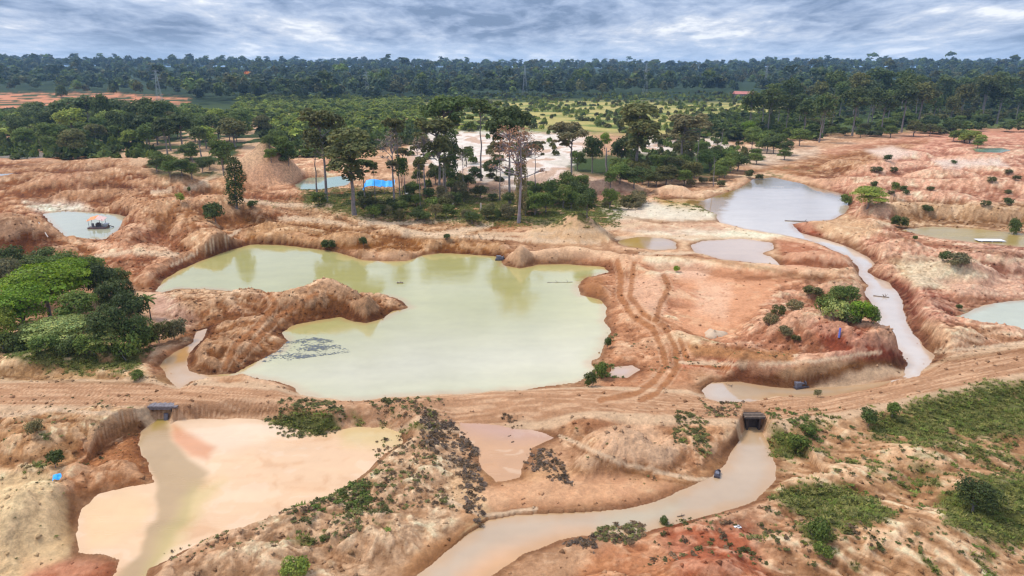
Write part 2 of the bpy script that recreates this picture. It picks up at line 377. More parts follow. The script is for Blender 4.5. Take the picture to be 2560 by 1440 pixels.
# ------------------------------------------------------------------ ground grid, finer towards the camera
NC = 900
az = np.radians(np.linspace(-51, 51, NC))
rows_v = np.concatenate([np.arange(1760, 1000, -2.9), np.arange(1000, 420, -2.25), np.arange(420, 262, -1.6), np.arange(262, 196, -1.5)])
rr = unproj(1280, rows_v, 0.0)[1]
rr = np.concatenate([rr, np.geomspace(rr[-1] * 1.02, 14000, 85)])
NR = len(rr)
A, R = np.meshgrid(az, rr)
GX = (R * np.sin(A)).ravel(); GY = (R * np.cos(A)).ravel()
GZ, ROU, WET, ADD = ground_z(GX, GY)
Zg = GZ.reshape(NR, NC)
def zat(x, y):
    x = np.atleast_1d(np.asarray(x, float)); y = np.atleast_1d(np.asarray(y, float))
    a = np.arctan2(x, y); r = np.hypot(x, y)
    ci = np.clip((a - az[0]) / (az[1] - az[0]), 0, NC - 1.001); ri = np.clip(np.interp(r, rr, np.arange(NR)), 0, NR - 1.001)
    c0 = ci.astype(int); r0 = ri.astype(int); fc = ci - c0; fr = ri - r0
    return (Zg[r0, c0] * (1 - fc) + Zg[r0, c0 + 1] * fc) * (1 - fr) + (Zg[r0 + 1, c0] * (1 - fc) + Zg[r0 + 1, c0 + 1] * fc) * fr
def ground_at(u, v):
    """ground point seen at a pixel of the photograph: march along the ray"""
    a = (u - 1280) / FPX; b = (720 - v) / FPX
    d = np.array([a, CP + b * SP, -SP + b * CP])
    if d[2] > -0.004: d[2] = -0.004
    t = np.geomspace(35, 9000, 1500)
    P = d[None] * t[:, None]
    hit = np.nonzero(CAM_H + P[:, 2] < zat(P[:, 0], P[:, 1]))[0]
    if len(hit) == 0: k = 1499
    else: k = hit[0]
    t0 = t[max(k - 1, 0)]; t1 = t[k]
    for _ in range(12):
        tm = (t0 + t1) / 2
        if CAM_H + d[2] * tm < zat(d[0] * tm, d[1] * tm)[0]: t1 = tm
        else: t0 = tm
    x, y = d[0] * t1, d[1] * t1
    return x, y, float(zat(x, y)[0])
# slope
gr = np.gradient(Zg, axis=0) / np.gradient(rr)[:, None]
gc = np.gradient(Zg, axis=1) / (rr[:, None] * (az[1] - az[0]))
SLOPE = np.hypot(gr, gc).ravel()
CURV = (Zg - 0.25 * (np.roll(Zg, 6, 0) + np.roll(Zg, -6, 0) + np.roll(Zg, 6, 1) + np.roll(Zg, -6, 1))).ravel()

# ------------------------------------------------------------------ ground colours
UU, VV = proj(GX, GY, GZ)
w1 = fbm(GX / 11, GY / 9, 4, 41); w2 = fbm(GX / 3.0, GY / 2.4, 4, 42); w3 = fbm(GX / 34, GY / 26, 3, 43)
wf = fbm(GX / 0.9, GY / 0.9, 3, 44)
uw = UU + 14 * w2 + 18 * w1; vw = VV + 6 * w2 + 7 * w1
C = np.tile(alb(214, 164, 126), (len(GX), 1))
def paint(mask, col, k=1.0):
    m = (mask * k)[:, None]; C[:] = C * (1 - m) + col * m
def poly_mask(pts, soft):
    return sst(soft, -soft, sdf(uw, vw, pts, soft * 2.0))
def blob(u, v, ru, rv, soft=0.5):
    q = np.hypot((uw - u) / ru, (vw - v) / rv); return sst(1 + soft * .5, 1 - soft, q)
def thr(n, a, b): return sst(a, b, n)
ZONES = [  # outline, colour, softness
 ([(-300,380),(720,380),(900,480),(1300,560),(1260,640),(640,610),(390,720),(-300,640)], (184,122,74), 30),
 ([(-300,395),(420,395),(440,450),(330,500),(60,490),(-300,500)], (168,106,54), 25),
 ([(180,530),(330,540),(420,600),(480,700),(380,720),(250,640)], (182,116,72), 25),
 ([(-100,530),(60,540),(160,620),(100,650),(-100,640)], (150,94,52), 14),
 ([(400,450),(620,450),(640,560),(520,640),(380,560)], (192,134,86), 25),
 ([(60,505),(200,505),(240,530),(140,540),(90,530)], (240,212,190), 12),
 ([(210,605),(420,612),(440,640),(260,640)], (226,168,130), 12),
 ([(600,365),(700,360),(860,420),(880,470),(620,480)], (226,170,132), 15),
 ([(690,395),(740,410),(760,450),(700,450)], (180,128,98), 12),  # right face of the sand cone, its shade put into the colour
 ([(720,500),(900,520),(1200,560),(1260,600),(900,590),(740,560)], (206,158,116), 20),
 ([(600,540),(900,575),(1260,600),(1260,640),(900,625),(620,612)], (180,122,64), 10),
 ([(400,700),(700,680),(1040,760),(900,830),(700,860),(600,950),(470,930)], (178,122,76), 15),
 ([(395,705),(600,700),(640,730),(560,745),(430,740)], (222,176,138), 15),
 ([(380,730),(430,740),(500,800),(440,840),(380,800)], (222,176,150), 15),
 ([(1330,550),(1440,535),(1560,590),(1500,625),(1330,610)], (222,174,134), 15),
 ([(1500,520),(1600,505),(1790,520),(1830,545),(1700,552),(1520,550)], (236,212,186), 10),
 ([(1500,545),(1790,545),(1900,575),(1700,590),(1560,580)], (226,180,146), 10),
 ([(1560,575),(1800,572),(1980,590),(1900,600),(1700,600)], (238,208,180), 8),
 ([(1040,320),(1420,310),(1460,400),(1400,450),(1300,470),(1180,450),(1020,400)], (238,214,196), 18),
 ([(1600,330),(1800,345),(1860,400),(1700,410),(1560,380)], (232,204,186), 18),
 ([(1400,420),(1560,440),(1620,540),(1480,510),(1350,460)], (216,166,140), 18),
 ([(1830,370),(2050,370),(2060,420),(1900,440)], (220,184,156), 18),
 ([(1440,640),(1620,650),(1740,960),(1500,980),(1520,760)], (210,150,110), 20),
 ([(1580,640),(1850,650),(2010,700),(2000,830),(1860,890),(1720,880),(1640,780)], (232,170,130), 22),
 ([(1620,645),(1780,655),(1760,700),(1640,690)], (240,190,158), 15),
 ([(1740,700),(1830,710),(1810,800),(1740,780)], (243,190,155), 18),
 ([(1850,840),(1950,720),(2130,690),(2290,900),(2270,945),(1850,960),(1700,900)], (212,150,116), 20),
 ([(2020,800),(2110,800),(2290,890),(2230,930),(2080,900)], (186,110,82), 18),
 ([(2100,900),(2250,900),(2270,950),(1880,955),(2000,910)], (176,124,80), 12),  # south cliff of the red mound, painted darker for its shaded side
 ([(1940,600),(2110,610),(2150,670),(1960,670)], (206,140,104), 12),
 ([(1975,550),(2060,560),(2060,590),(1990,590)], (188,108,72), 8),
 ([(2180,690),(2120,520),(2000,420),(2560,330),(2700,400),(2700,950),(2300,930)], (216,154,122), 20),
 ([(2230,500),(2700,510),(2700,580),(2240,575)], (190,142,98), 10),
 ([(2230,655),(2340,650),(2480,690),(2420,720),(2260,710)], (226,188,150), 14),
 ([(2180,690),(2280,700),(2400,760),(2380,820),(2280,800)], (196,126,98), 16),
 ([(2380,590),(2700,620),(2700,720),(2460,690)], (200,142,116), 18),
 ([(2300,800),(2700,840),(2700,920),(2340,960)], (216,164,126), 15),
 ([(2060,380),(2300,330),(2700,300),(2700,420),(2200,430)], (222,158,128), 18),
 ([(1850,430),(2000,400),(2200,360),(2320,350),(2200,400),(2080,450)], (178,120,72), 14),
 ([(1640,495),(1790,500),(1780,530),(1660,520)], (190,150,80), 10),
 ([(-300,1010),(400,1010),(390,1190),(200,1240),(-300,1200)], (214,162,116), 20),
 ([(-300,1180),(120,1185),(185,1250),(180,1400),(-300,1600)], (236,200,158), 18),
 ([(200,1100),(390,1080),(400,1200),(190,1240),(180,1320),(160,1200)], (206,144,98), 18),
 ([(-300,860),(430,900),(430,970),(-300,970)], (218,172,126), 15),
 ([(340,880),(480,850),(470,940),(380,940)], (212,156,116), 12),
 ([(430,1025),(700,1030),(860,1040),(700,1062),(440,1050)], (196,144,92), 12),
 ([(360,1470),(900,1200),(1000,1080),(1130,1060),(1220,1250),(1050,1440)], (224,178,140), 20),
 ([(60,1400),(300,1400),(260,1500),(40,1500)], (206,134,98), 20),
 ([(1120,1180),(1500,1170),(1840,1150),(1720,1230),(1230,1300),(1060,1440),(980,1430),(1160,1320)], (228,176,132), 15),
 ([(1390,1060),(1850,1050),(1740,1190),(1500,1140)], (220,166,124), 20),
 ([(1400,1480),(1500,1370),(1700,1300),(1980,1440),(1900,1600)], (214,150,106), 20),
 ([(1650,1310),(1870,1310),(1920,1440),(1700,1450)], (198,118,80), 28),
 ([(1950,1050),(2700,960),(2700,1600),(2000,1600),(1900,1300)], (218,168,126), 25),
]
for pts, c, soft in ZONES: paint(poly_mask(pts, soft), alb(*c))
near = 1 - sst(450, 650, np.hypot(GX, GY))
# natural mottling: paler dry crusts and browner moist earth, in drifts, with crisp crusted edges and wash lines
wq = fbm(GX / 1.7 + 9, GY / 1.5, 4, 45); rl1 = ridged(GX / 5.5 + 1.5 * w2, GY / 4.2 + 1.5 * w1, 3, 46); rl2 = ridged(GX / 2.1 + w2, GY / 1.7, 2, 47)
rg = np.clip(ROU * 1.15, 0, 1) * (1 - .9 * sst(0.4, 0.9, SLOPE))
PALE = alb(250, 218, 186)
def pale(mask, k):
    m = (np.clip(mask, 0, 1) * k)[:, None]; t = np.minimum(C * 1.30, 0.62); t = 0.65 * t + 0.35 * PALE; C[:] = C * (1 - m) + t * m
def dark(mask, k):
    m = (np.clip(mask, 0, 1) * k)[:, None]; C[:] = C * (1 - m) + C * np.array([.68, .61, .54]) * m
pale(thr(w1 + 0.5 * w2 + .2 * wq, 0.14, 0.30) * near * (.35 + .65 * rg), 0.65)
dark(thr(-w1 + 0.6 * w2 + .25 * wq, 0.18, 0.36) * near * (.3 + .7 * rg), 0.50)
paint(thr(w3 - 0.4 * w2, 0.2, 0.5) * near, alb(206, 138, 110), 0.22)
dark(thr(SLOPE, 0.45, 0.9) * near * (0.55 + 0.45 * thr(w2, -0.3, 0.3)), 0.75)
pale(thr(CURV, 0.04, 0.18) * near, 0.75)  # paler on raised crests
dark(thr(-CURV, 0.05, 0.20) * near, 0.65)  # darker in hollows of the relief
dark(thr(rl1, 0.62, 0.80) * near * rg, 0.75)
dark(thr(rl2, 0.66, 0.85) * near * rg * thr(w1, -.1, .3), 0.55)
pale(thr(wq, 0.16, 0.30) * near * rg, 0.6)
dark(thr(-wq, 0.18, 0.32) * near * rg, 0.6)
dark(thr(wf * ROU, 0.12, 0.30) * near * (1 - .9 * sst(0.35, 0.8, SLOPE)), 0.65)
paint(poly_mask([(1040,318),(1420,310),(1470,345),(1455,400),(1380,450),(1290,470),(1180,450),(1020,400)], 14), alb(244, 220, 204), 0.8)
paint(poly_mask([(1600,335),(1800,345),(1860,395),(1700,410),(1560,380)], 14), alb(238, 212, 194), 0.8)
wsn = fbm(GX / 14, GY / 20, 4, 48)
wsz = poly_mask([(1000,310),(1880,320),(1880,420),(1400,470),(1000,470)], 14)
paint(wsz * thr(wsn, 0.06, 0.16), alb(206, 160, 128), 0.7); paint(wsz * thr(-wsn, 0.10, 0.2), alb(150, 140, 96), 0.2)
for (p_, c_, s_) in [([(2260,655),(2360,650),(2480,690),(2420,722),(2280,716)], (236,204,170), 8), ([(1330,560),(1440,540),(1530,590),(1500,612),(1340,606)], (228,184,142), 8),
   ([(610,455),(668,360),(700,380),(760,450),(700,470)], (232,178,140), 6), ([(2160,375),(2230,365),(2300,385),(2220,400)], (240,206,184), 8), ([(2330,400),(2500,395),(2520,415),(2360,420)], (236,204,184), 8),
   ([(2030,560),(2120,545),(2230,555),(2180,590),(2060,585)], (226,180,140), 10), ([(2340,700),(2560,690),(2560,740),(2400,735)], (230,180,150), 12), ([(1440,690),(1500,690),(1520,740),(1460,740)], (196,136,92), 8),
   ([(1560,700),(1650,690),(1660,790),(1580,760)], (236,184,150), 12), ([(1720,860),(1990,880),(1980,905),(1730,890)], (198,142,96), 8), ([(1700,905),(1850,900),(1850,918),(1700,918)], (206,124,88), 6),
   ([(1400,1050),(1500,1040),(1580,1060),(1480,1080)], (196,138,98), 10), ([(1480,1080),(1600,1050),(1700,1110),(1660,1160),(1560,1150)], (232,186,150), 14)]:
    paint(poly_mask(p_, s_), alb(*c_), .9)
paint(poly_mask([(1500,520),(1600,505),(1790,520),(1830,545),(1700,552),(1520,550)], 8), alb(240, 216, 190), 0.7)
paint(poly_mask([(-300,1190),(110,1190),(175,1250),(165,1400),(-300,1600)], 14), alb(242, 200, 154), 0.75)
# gullies / bedding streaks running down the bottom right slope
ang = math.radians(-38)
sx = (GX * math.cos(ang) + GY * math.sin(ang)) / 7.0; sy = (-GX * math.sin(ang) + GY * math.cos(ang)) / 0.9
st = fbm(sx + .3 * w1, sy + 1.2 * w1, 4, 51)
br = poly_mask([(1900,1200),(2100,1090),(2700,1080),(2700,1600),(1900,1600)], 60)
pale(br * thr(st, 0.06, 0.22), 1.0)
dark(br * thr(-st, 0.10, 0.26), 0.8)
st2 = fbm(GX / 9, GY / 0.8 + w1, 4, 52)
rgt = poly_mask([(2000,600),(2130,480),(2700,330),(2700,960),(2300,930)], 40)
pale(rgt * thr(st2, 0.12, 0.3), 0.8); dark(rgt * thr(-st2, 0.14, 0.3), 0.6)
pit = poly_mask([(1700,690),(1960,690),(1900,860),(1720,870)], 30)
st3 = fbm(GX / 1.1 + w2 * .3, GY / 1.1, 3, 53)
paint(pit * thr(st3, 0.2, 0.4), alb(206, 140, 98), 0.45)
# wet sand flats round the lower ponds
paint(poly_mask([(1200,1210),(1500,1180),(1700,1215),(1500,1262),(1240,1290)], 15), alb(232, 176, 138), .6)
paint(poly_mask([(1060,1360),(1200,1330),(1130,1400),(1000,1440)], 15), alb(206, 150, 104), .7)
damp = sst(2.2, 0.2, WET + .5 * w2) * near
dark(damp, 0.75); dark(sst(0.9, 0.3, WET + .25 * w2) * near, .6)
_mean = alb(222, 172, 134)
_k = (0.30 * near)[:, None]
C[:] = np.minimum(_mean * (C / _mean) ** (1 + _k), 0.70)
_l = C @ np.array([.3, .5, .2]); C[:] = C + (_l[:, None] * np.array([1.12, 1.0, .86]) - C) * 0.03 * near[:, None]
C[:] = np.minimum(C * (1 + .07 * near[:, None]), .72)
# road and wheel tracks
dr = linedist(GX, GY, ROADW, 12)
rc = sst(4.6, 3.0, dr + 0.6 * w2)
paint(rc, alb(208, 158, 122), 0.95)
stn = fbm(GX / 9.0, (GY - np.interp(GX, road_x, road_y)) / 0.35 + 40, 3, 54)
dark(rc * thr(stn, 0.10, 0.28), 0.45); pale(rc * thr(-stn, 0.05, 0.22), 0.8); paint(sst(4.9, 4.2, dr + .5 * w2) * sst(2.8, 3.4, dr + .5 * w2), alb(240, 204, 170), .75)
TRACKS = [
 [(1545,655),(1552,690),(1550,740),(1580,790),(1630,820),(1655,870),(1665,915),(1640,950),(1590,985),(1500,1000)],
 [(1585,660),(1580,700),(1575,740),(1610,785),(1660,815),(1690,870),(1695,915),(1672,950),(1640,985),(1600,1000)],
 [(1660,690),(1672,720),(1650,760),(1640,800)],
 [(1700,850),(1720,905),(1820,920)],
 [(640,690),(690,760),(640,820),(590,860),(560,920)],
 [(790,735),(700,790),(650,840),(600,900)],
]
TW = []
for tk in TRACKS:
    TW.append(tk)
    d = linedist(UU + 3 * w2, VV + 3 * w2, tk, 30)
    paint(sst(9, 4, d), alb(186, 124, 80), 0.8)
    paint(sst(14, 10, d) * sst(8, 10, d), alb(238, 192, 156), 0.5)
for tk in [[(1600,560),(1500,575),(1350,585),(1200,585)], [(1010,590),(1100,592),(1230,562)], [(900,545),(1010,575),(1090,590)]]:
    d = linedist(UU, VV + 3 * w2, tk, 30); paint(sst(7, 3, d), alb(240, 206, 172), 0.8)
STRIPS = [([(1005,583),(1090,586),(1230,560)],6,1), ([(700,545),(780,548),(860,560)],6,1), ([(1150,590),(1330,600),(1500,607)],6,1), ([(1510,530),(1640,556),(1790,552)],4,0),
 ([(840,545),(930,570),(960,596)],5,0), ([(960,590),(1100,600),(1240,604),(1340,612)],6,0), ([(900,560),(1040,556),(1150,548)],5,1), ([(640,560),(560,600),(470,640)],5,0), ([(600,575),(520,615),(430,665)],4,1),
 ([(1570,628),(1720,640),(1860,662),(2010,690),(2130,700)],6,0), ([(1600,634),(1740,632),(1860,640)],5,1), ([(1840,700),(1960,690),(2100,705)],5,0), ([(240,640),(330,630),(440,636)],7,1), ([(80,470),(200,455),(330,470)],7,0), ([(380,480),(470,470),(560,430)],6,1),
 ([(1540,596),(1700,590),(1900,600)],5,1), ([(1800,545),(1900,575),(2000,590)],4,1), ([(600,500),(700,512),(830,515)],6,1), ([(640,480),(720,490),(860,500)],5,0), ([(2200,585),(2400,620),(2560,640)],7,0), ([(2260,640),(2400,650),(2560,650)],6,1),
 ([(1700,905),(1900,912),(2050,900),(2200,880)],5,1), ([(1640,790),(1760,850),(1900,885)],4,0), ([(1120,1250),(1210,1290),(1340,1270)],5,1), ([(1400,1090),(1560,1160),(1740,1200),(1880,1200)],6,1), ([(1420,1110),(1560,1180),(1720,1210)],4,0),
 ([(0,1040),(140,1025),(280,1035),(370,1030)],6,1), ([(0,1070),(160,1050),(300,1060)],5,0), ([(0,940),(160,955),(380,960)],5,0), ([(430,1030),(560,1035),(700,1025),(900,1035)],5,0), ([(180,925),(230,880)],6,1), ([(2330,905),(2450,890),(2600,870)],7,0), ([(2340,880),(2460,868),(2600,850)],6,1)]
for p_, w_, pl in STRIPS:
    d = linedist(UU + 5 * w2, VV + 5 * w2 + 3 * wq, p_, 30); mk_ = sst(w_ * 1.1, w_ * .5, d)
    if pl: paint(mk_, alb(242, 208, 176), .85)
    else: dark(mk_, 1.0)
# vegetated ground
GREEN = alb(92, 106, 46); DGREEN = alb(66, 82, 34); STRAW = alb(196, 178, 112); OLIVE = alb(128, 122, 62)
green_amt = np.zeros(len(GX))
def grass(pts, soft, cover, col=GREEN):
    global green_amt
    m = poly_mask(pts, soft)
    n = 0.55 * w2 + 0.5 * st + 0.45 * w1
    t = 0.75 - 1.3 * cover
    g = m * thr(n, t - 0.12, t + 0.12)
    paint(g, col * (1 + 0.0), 0.9); green_amt = np.maximum(green_amt, g)
GRASS = [
 ([(2180,1060),(2300,1000),(2480,960),(2700,950),(2700,1080),(2480,1090),(2300,1110),(2180,1090)], 20, 0.80),
 ([(2300,1110),(2500,1080),(2700,1060),(2700,1160),(2400,1160)], 30, 0.55),
 ([(2180,1180),(2350,1150),(2700,1160),(2700,1260),(2300,1240)], 30, 0.55),
 ([(2350,1240),(2480,1200),(2700,1200),(2700,1370),(2500,1360),(2370,1310)], 15, 0.95),
 ([(1930,1240),(2000,1205),(2100,1210),(2180,1250),(2240,1290),(2160,1310),(2000,1290)], 14, 0.85),
 ([(2060,1290),(2150,1310),(2120,1330),(2060,1320)], 12, 0.85),
 ([(1990,1310),(2070,1310),(2100,1350),(2030,1360)], 12, 0.85),
 ([(1900,1300),(2700,1260),(2700,1500),(2000,1500)], 60, 0.32),
 ([(1920,1060),(2000,1080),(2020,1130),(1960,1140)], 15, 0.75),
 ([(1920,1040),(2400,1040),(2300,1200),(1950,1160)], 30, 0.38),
 ([(1690,1070),(1760,1080),(1760,1150),(1690,1150)], 15, 0.55),
 ([(0,850),(380,870),(330,920),(180,930),(0,890)], 12, 0.70),
 ([(120,880),(380,880),(330,940),(120,930)], 12, 0.55),
 ([(670,1050),(740,1030),(830,1035),(850,1070),(780,1090),(690,1085)], 10, 0.92),
 ([(880,1030),(1100,1030),(1100,1080),(900,1070)], 20, 0.42),
 ([(700,1270),(1000,1200),(980,1340),(760,1400)], 40, 0.42),
 ([(820,1240),(920,1220),(930,1270),(830,1290)], 15, 0.6),
 ([(0,1100),(130,1080),(130,1180),(0,1190)], 25, 0.35),
 ([(1640,500),(1760,505),(1780,535),(1700,525)], 8, 0.5),
 ([(1850,430),(2060,420),(2000,450),(1880,445)], 10, 0.4),
 ([(760,470),(1300,490),(1560,500),(1540,560),(1260,560),(900,540),(760,510)], 15, 0.72),
 ([(560,490),(740,500),(700,530),(560,520)], 12, 0.3),
]
for pts, soft, cov in GRASS: grass(pts, soft, cov, GREEN if cov > 0.6 else OLIVE * .85)
paint(poly_mask([(1000,440),(1250,450),(1250,500),(1000,500)], 20), alb(128, 100, 86), 0.6)
# middle distance: forest floor, scrub, savanna
def band(pts, soft, col, k=1.0): paint(poly_mask(pts, soft), col, k)
paint(poly_mask([(-600,190),(3200,190),(3200,300),(1990,335),(1500,330),(1100,322),(700,330),(500,345),(-600,345)], 6), alb(96, 112, 58), 1.0)
band([(-400,225),(400,225),(900,235),(1100,250),(1060,330),(820,350),(600,372),(560,440),(400,440),(330,385),(140,390),(120,340),(-400,345)], 12, DGREEN)
band([(1850,330),(2000,300),(2560,300),(2700,300),(2700,225),(1700,225),(1750,330)], 12, DGREEN)
band([(560,232),(1200,240),(1900,235),(1990,300),(1900,345),(1500,330),(1100,325),(700,330)], 12, alb(138, 150, 76))
band([(1500,440),(1800,440),(1860,400),(1720,380),(1440,390),(1420,430)], 10, DGREEN * 1.1)
sv = poly_mask([(1050,230),(1960,228),(1980,330),(1700,345),(1300,318),(1000,310)], 10)
sn = fbm(GX / 60, GY / 26, 4, 61)
paint(sv * thr(sn, -0.12, 0.08), alb(206, 188, 118), 0.9); paint(sv * thr(-sn, 0.1, 0.3), GREEN, 0.8)
rst = poly_mask([(-400,228),(300,232),(480,244),(470,266),(-400,280)], 6)
paint(rst * thr(fbm(GX / 45, GY / 30, 3, 62), -0.14, 0.02), alb(224, 150, 112), 1.0)
mid = poly_mask([(40,300),(1000,280),(1050,330),(700,380),(560,440),(300,420),(40,400)], 20)
paint(mid * thr(fbm(GX / 16, GY / 26, 3, 63), -0.02, 0.08), alb(228, 186, 150), 0.95)
paint(poly_mask([(-400,325),(150,330),(140,400),(-400,400)], 12), alb(224, 168, 136), 0.75)
paint(poly_mask([(1830,224),(1882,226),(1884,234),(1836,234)], 2), alb(206, 110, 90), 1.0)
farm = sst(820, 1000, np.hypot(GX, GY) + 100 * fbm(GX / 300, GY / 300, 2, 64)) * (1 - rst)
paint(farm, alb(54, 72, 36), 1.0)

NVTX = len(GX)
def grid_faces(mask=None):
    i = np.arange(NR - 1)[:, None] * NC + np.arange(NC - 1)[None, :]
    f = np.stack([i, i + 1, i + NC + 1, i + NC], -1).reshape(-1, 4)
    if mask is not None: f = f[mask[f].any(1)]
    return f
def mesh_np(name, verts, faces, cols=None, smooth=True):
    me = bpy.data.meshes.new(name)
    nf, k = faces.shape
    me.vertices.add(len(verts)); me.vertices.foreach_set('co', np.ascontiguousarray(verts, np.float32).ravel())
    me.loops.add(nf * k); me.loops.foreach_set('vertex_index', np.ascontiguousarray(faces, np.int32).ravel())
    me.polygons.add(nf); me.polygons.foreach_set('loop_start', np.arange(0, nf * k, k, dtype=np.int32))
    if smooth: me.polygons.foreach_set('use_smooth', np.ones(nf, bool))
    me.update(calc_edges=True)
    if cols is not None:
        for an, c in cols.items():
            if c.ndim == 1:
                at = me.attributes.new(an, 'FLOAT', 'POINT'); at.data.foreach_set('value', c.astype(np.float32))
            else:
                at = me.attributes.new(an, 'FLOAT_COLOR', 'POINT')
                q = np.ones((len(verts), 4), np.float32); q[:, :3] = c; at.data.foreach_set('color', q.ravel())
    return me
def link(name, me, mat=None, parent=None, kind=None, label=None, cat=None, group=None):
    o = bpy.data.objects.new(name, me); COL.objects.link(o)
    if mat is not None and me is not None and not me.materials: me.materials.append(mat)
    if parent is not None: o.parent = parent
    if kind: o['kind'] = kind
    if label: o['label'] = label
    if cat: o['category'] = cat
    if group: o['group'] = group
    return o

# ------------------------------------------------------------------ materials
def material(name):
    m = bpy.data.materials.new(name); m.use_nodes = True; t = m.node_tree; t.nodes.clear()
    o = t.nodes.new('ShaderNodeOutputMaterial'); b = t.nodes.new('ShaderNodeBsdfPrincipled'); t.links.new(b.outputs[0], o.inputs[0])
    return m, t, b, o
def tnoise(t, scale, detail=4, rough=0.6, vec=None):
    n = t.nodes.new('ShaderNodeTexNoise'); n.inputs['Scale'].default_value = scale; n.inputs['Detail'].default_value = detail; n.inputs['Roughness'].default_value = rough
    if vec is None:
        g = t.nodes.new('ShaderNodeNewGeometry'); vec = g.outputs['Position']
    t.links.new(vec, n.inputs['Vector']); return n.outputs['Fac']
def ground_material():
    m, t, b, o = material('earth')
    at = t.nodes.new('ShaderNodeAttribute'); at.attribute_name = 'tint'
    nf = tnoise(t, 2.2, 6, 0.7); nm = tnoise(t, 0.35, 5, 0.65)
    mr = t.nodes.new('ShaderNodeMapRange'); t.links.new(nf, mr.inputs[0]); mr.inputs[1].default_value = 0.3; mr.inputs[2].default_value = 0.7; mr.inputs[3].default_value = 0.80; mr.inputs[4].default_value = 1.18
    mr2 = t.nodes.new('ShaderNodeMapRange'); t.links.new(nm, mr2.inputs[0]); mr2.inputs[1].default_value = 0.3; mr2.inputs[2].default_value = 0.7; mr2.inputs[3].default_value = 0.90; mr2.inputs[4].default_value = 1.10
    mu = t.nodes.new('ShaderNodeMath'); mu.operation = 'MULTIPLY'; t.links.new(mr.outputs[0], mu.inputs[0]); t.links.new(mr2.outputs[0], mu.inputs[1])
    sc = t.nodes.new('ShaderNodeVectorMath'); sc.operation = 'SCALE'; t.links.new(at.outputs['Color'], sc.inputs[0]); t.links.new(mu.outputs[0], sc.inputs['Scale'])
    t.links.new(sc.outputs[0], b.inputs['Base Color']); b.inputs['Roughness'].default_value = 0.95
    b.inputs['Specular IOR Level'].default_value = 0.15
    ar = t.nodes.new('ShaderNodeAttribute'); ar.attribute_name = 'rough'
    nc = tnoise(t, 1.15, 7, 0.78)
    mc = t.nodes.new('ShaderNodeMapRange'); t.links.new(nc, mc.inputs[0]); mc.inputs[1].default_value = 0.36; mc.inputs[2].default_value = 0.60; mc.inputs[3].default_value = 0.60; mc.inputs[4].default_value = 1.22
    mx = t.nodes.new('ShaderNodeMix'); t.links.new(ar.outputs['Fac'], mx.inputs[0]); mx.inputs[2].default_value = 1.0; t.links.new(mc.outputs[0], mx.inputs[3])
    s2 = t.nodes.new('ShaderNodeVectorMath'); s2.operation = 'SCALE'; t.links.new(sc.outputs[0], s2.inputs[0]); t.links.new(mx.outputs[0], s2.inputs['Scale'])
    t.links.new(s2.outputs[0], b.inputs['Base Color'])
    bp = t.nodes.new('ShaderNodeBump'); bp.inputs['Strength'].default_value = 0.7; bp.inputs['Distance'].default_value = 0.5
    t.links.new(tnoise(t, 2.2, 7, 0.75), bp.inputs['Height']); t.links.new(bp.outputs[0], b.inputs['Normal'])
    return m
M_EARTH = ground_material()
def water_material(name, rough, ior, bump=0.03, scale=0.6, see=False):
    m, t, b, o = material(name)
    at = t.nodes.new('ShaderNodeAttribute'); at.attribute_name = 'tint'
    t.links.new(at.outputs['Color'], b.inputs['Base Color'])
    g_ = t.nodes.new('ShaderNodeNewGeometry'); mp = t.nodes.new('ShaderNodeMapping'); mp.inputs['Scale'].default_value = (0.035, 0.16, 1); t.links.new(g_.outputs['Position'], mp.inputs[0])
    rm = t.nodes.new('ShaderNodeMapRange'); t.links.new(tnoise(t, 1.0, 5, 0.65, mp.outputs[0]), rm.inputs[0]); rm.inputs[1].default_value = 0.42; rm.inputs[2].default_value = 0.60; rm.inputs[3].default_value = rough * .6; rm.inputs[4].default_value = rough + .07
    t.links.new(rm.outputs[0], b.inputs['Roughness']); b.inputs['IOR'].default_value = ior
    bp = t.nodes.new('ShaderNodeBump'); bp.inputs['Strength'].default_value = 0.35; bp.inputs['Distance'].default_value = bump
    t.links.new(tnoise(t, scale, 4, 0.6), bp.inputs['Height']); t.links.new(bp.outputs[0], b.inputs['Normal'])
    return m
M_WATER = water_material('pond_water', 0.06, 2.1, 0.03, 0.9)
M_STREAM = water_material('stream_water', 0.14, 1.60, 0.04, 1.6)
M_FLAT = water_material('shallow_water', 0.22, 1.33, 0.03, 1.2)

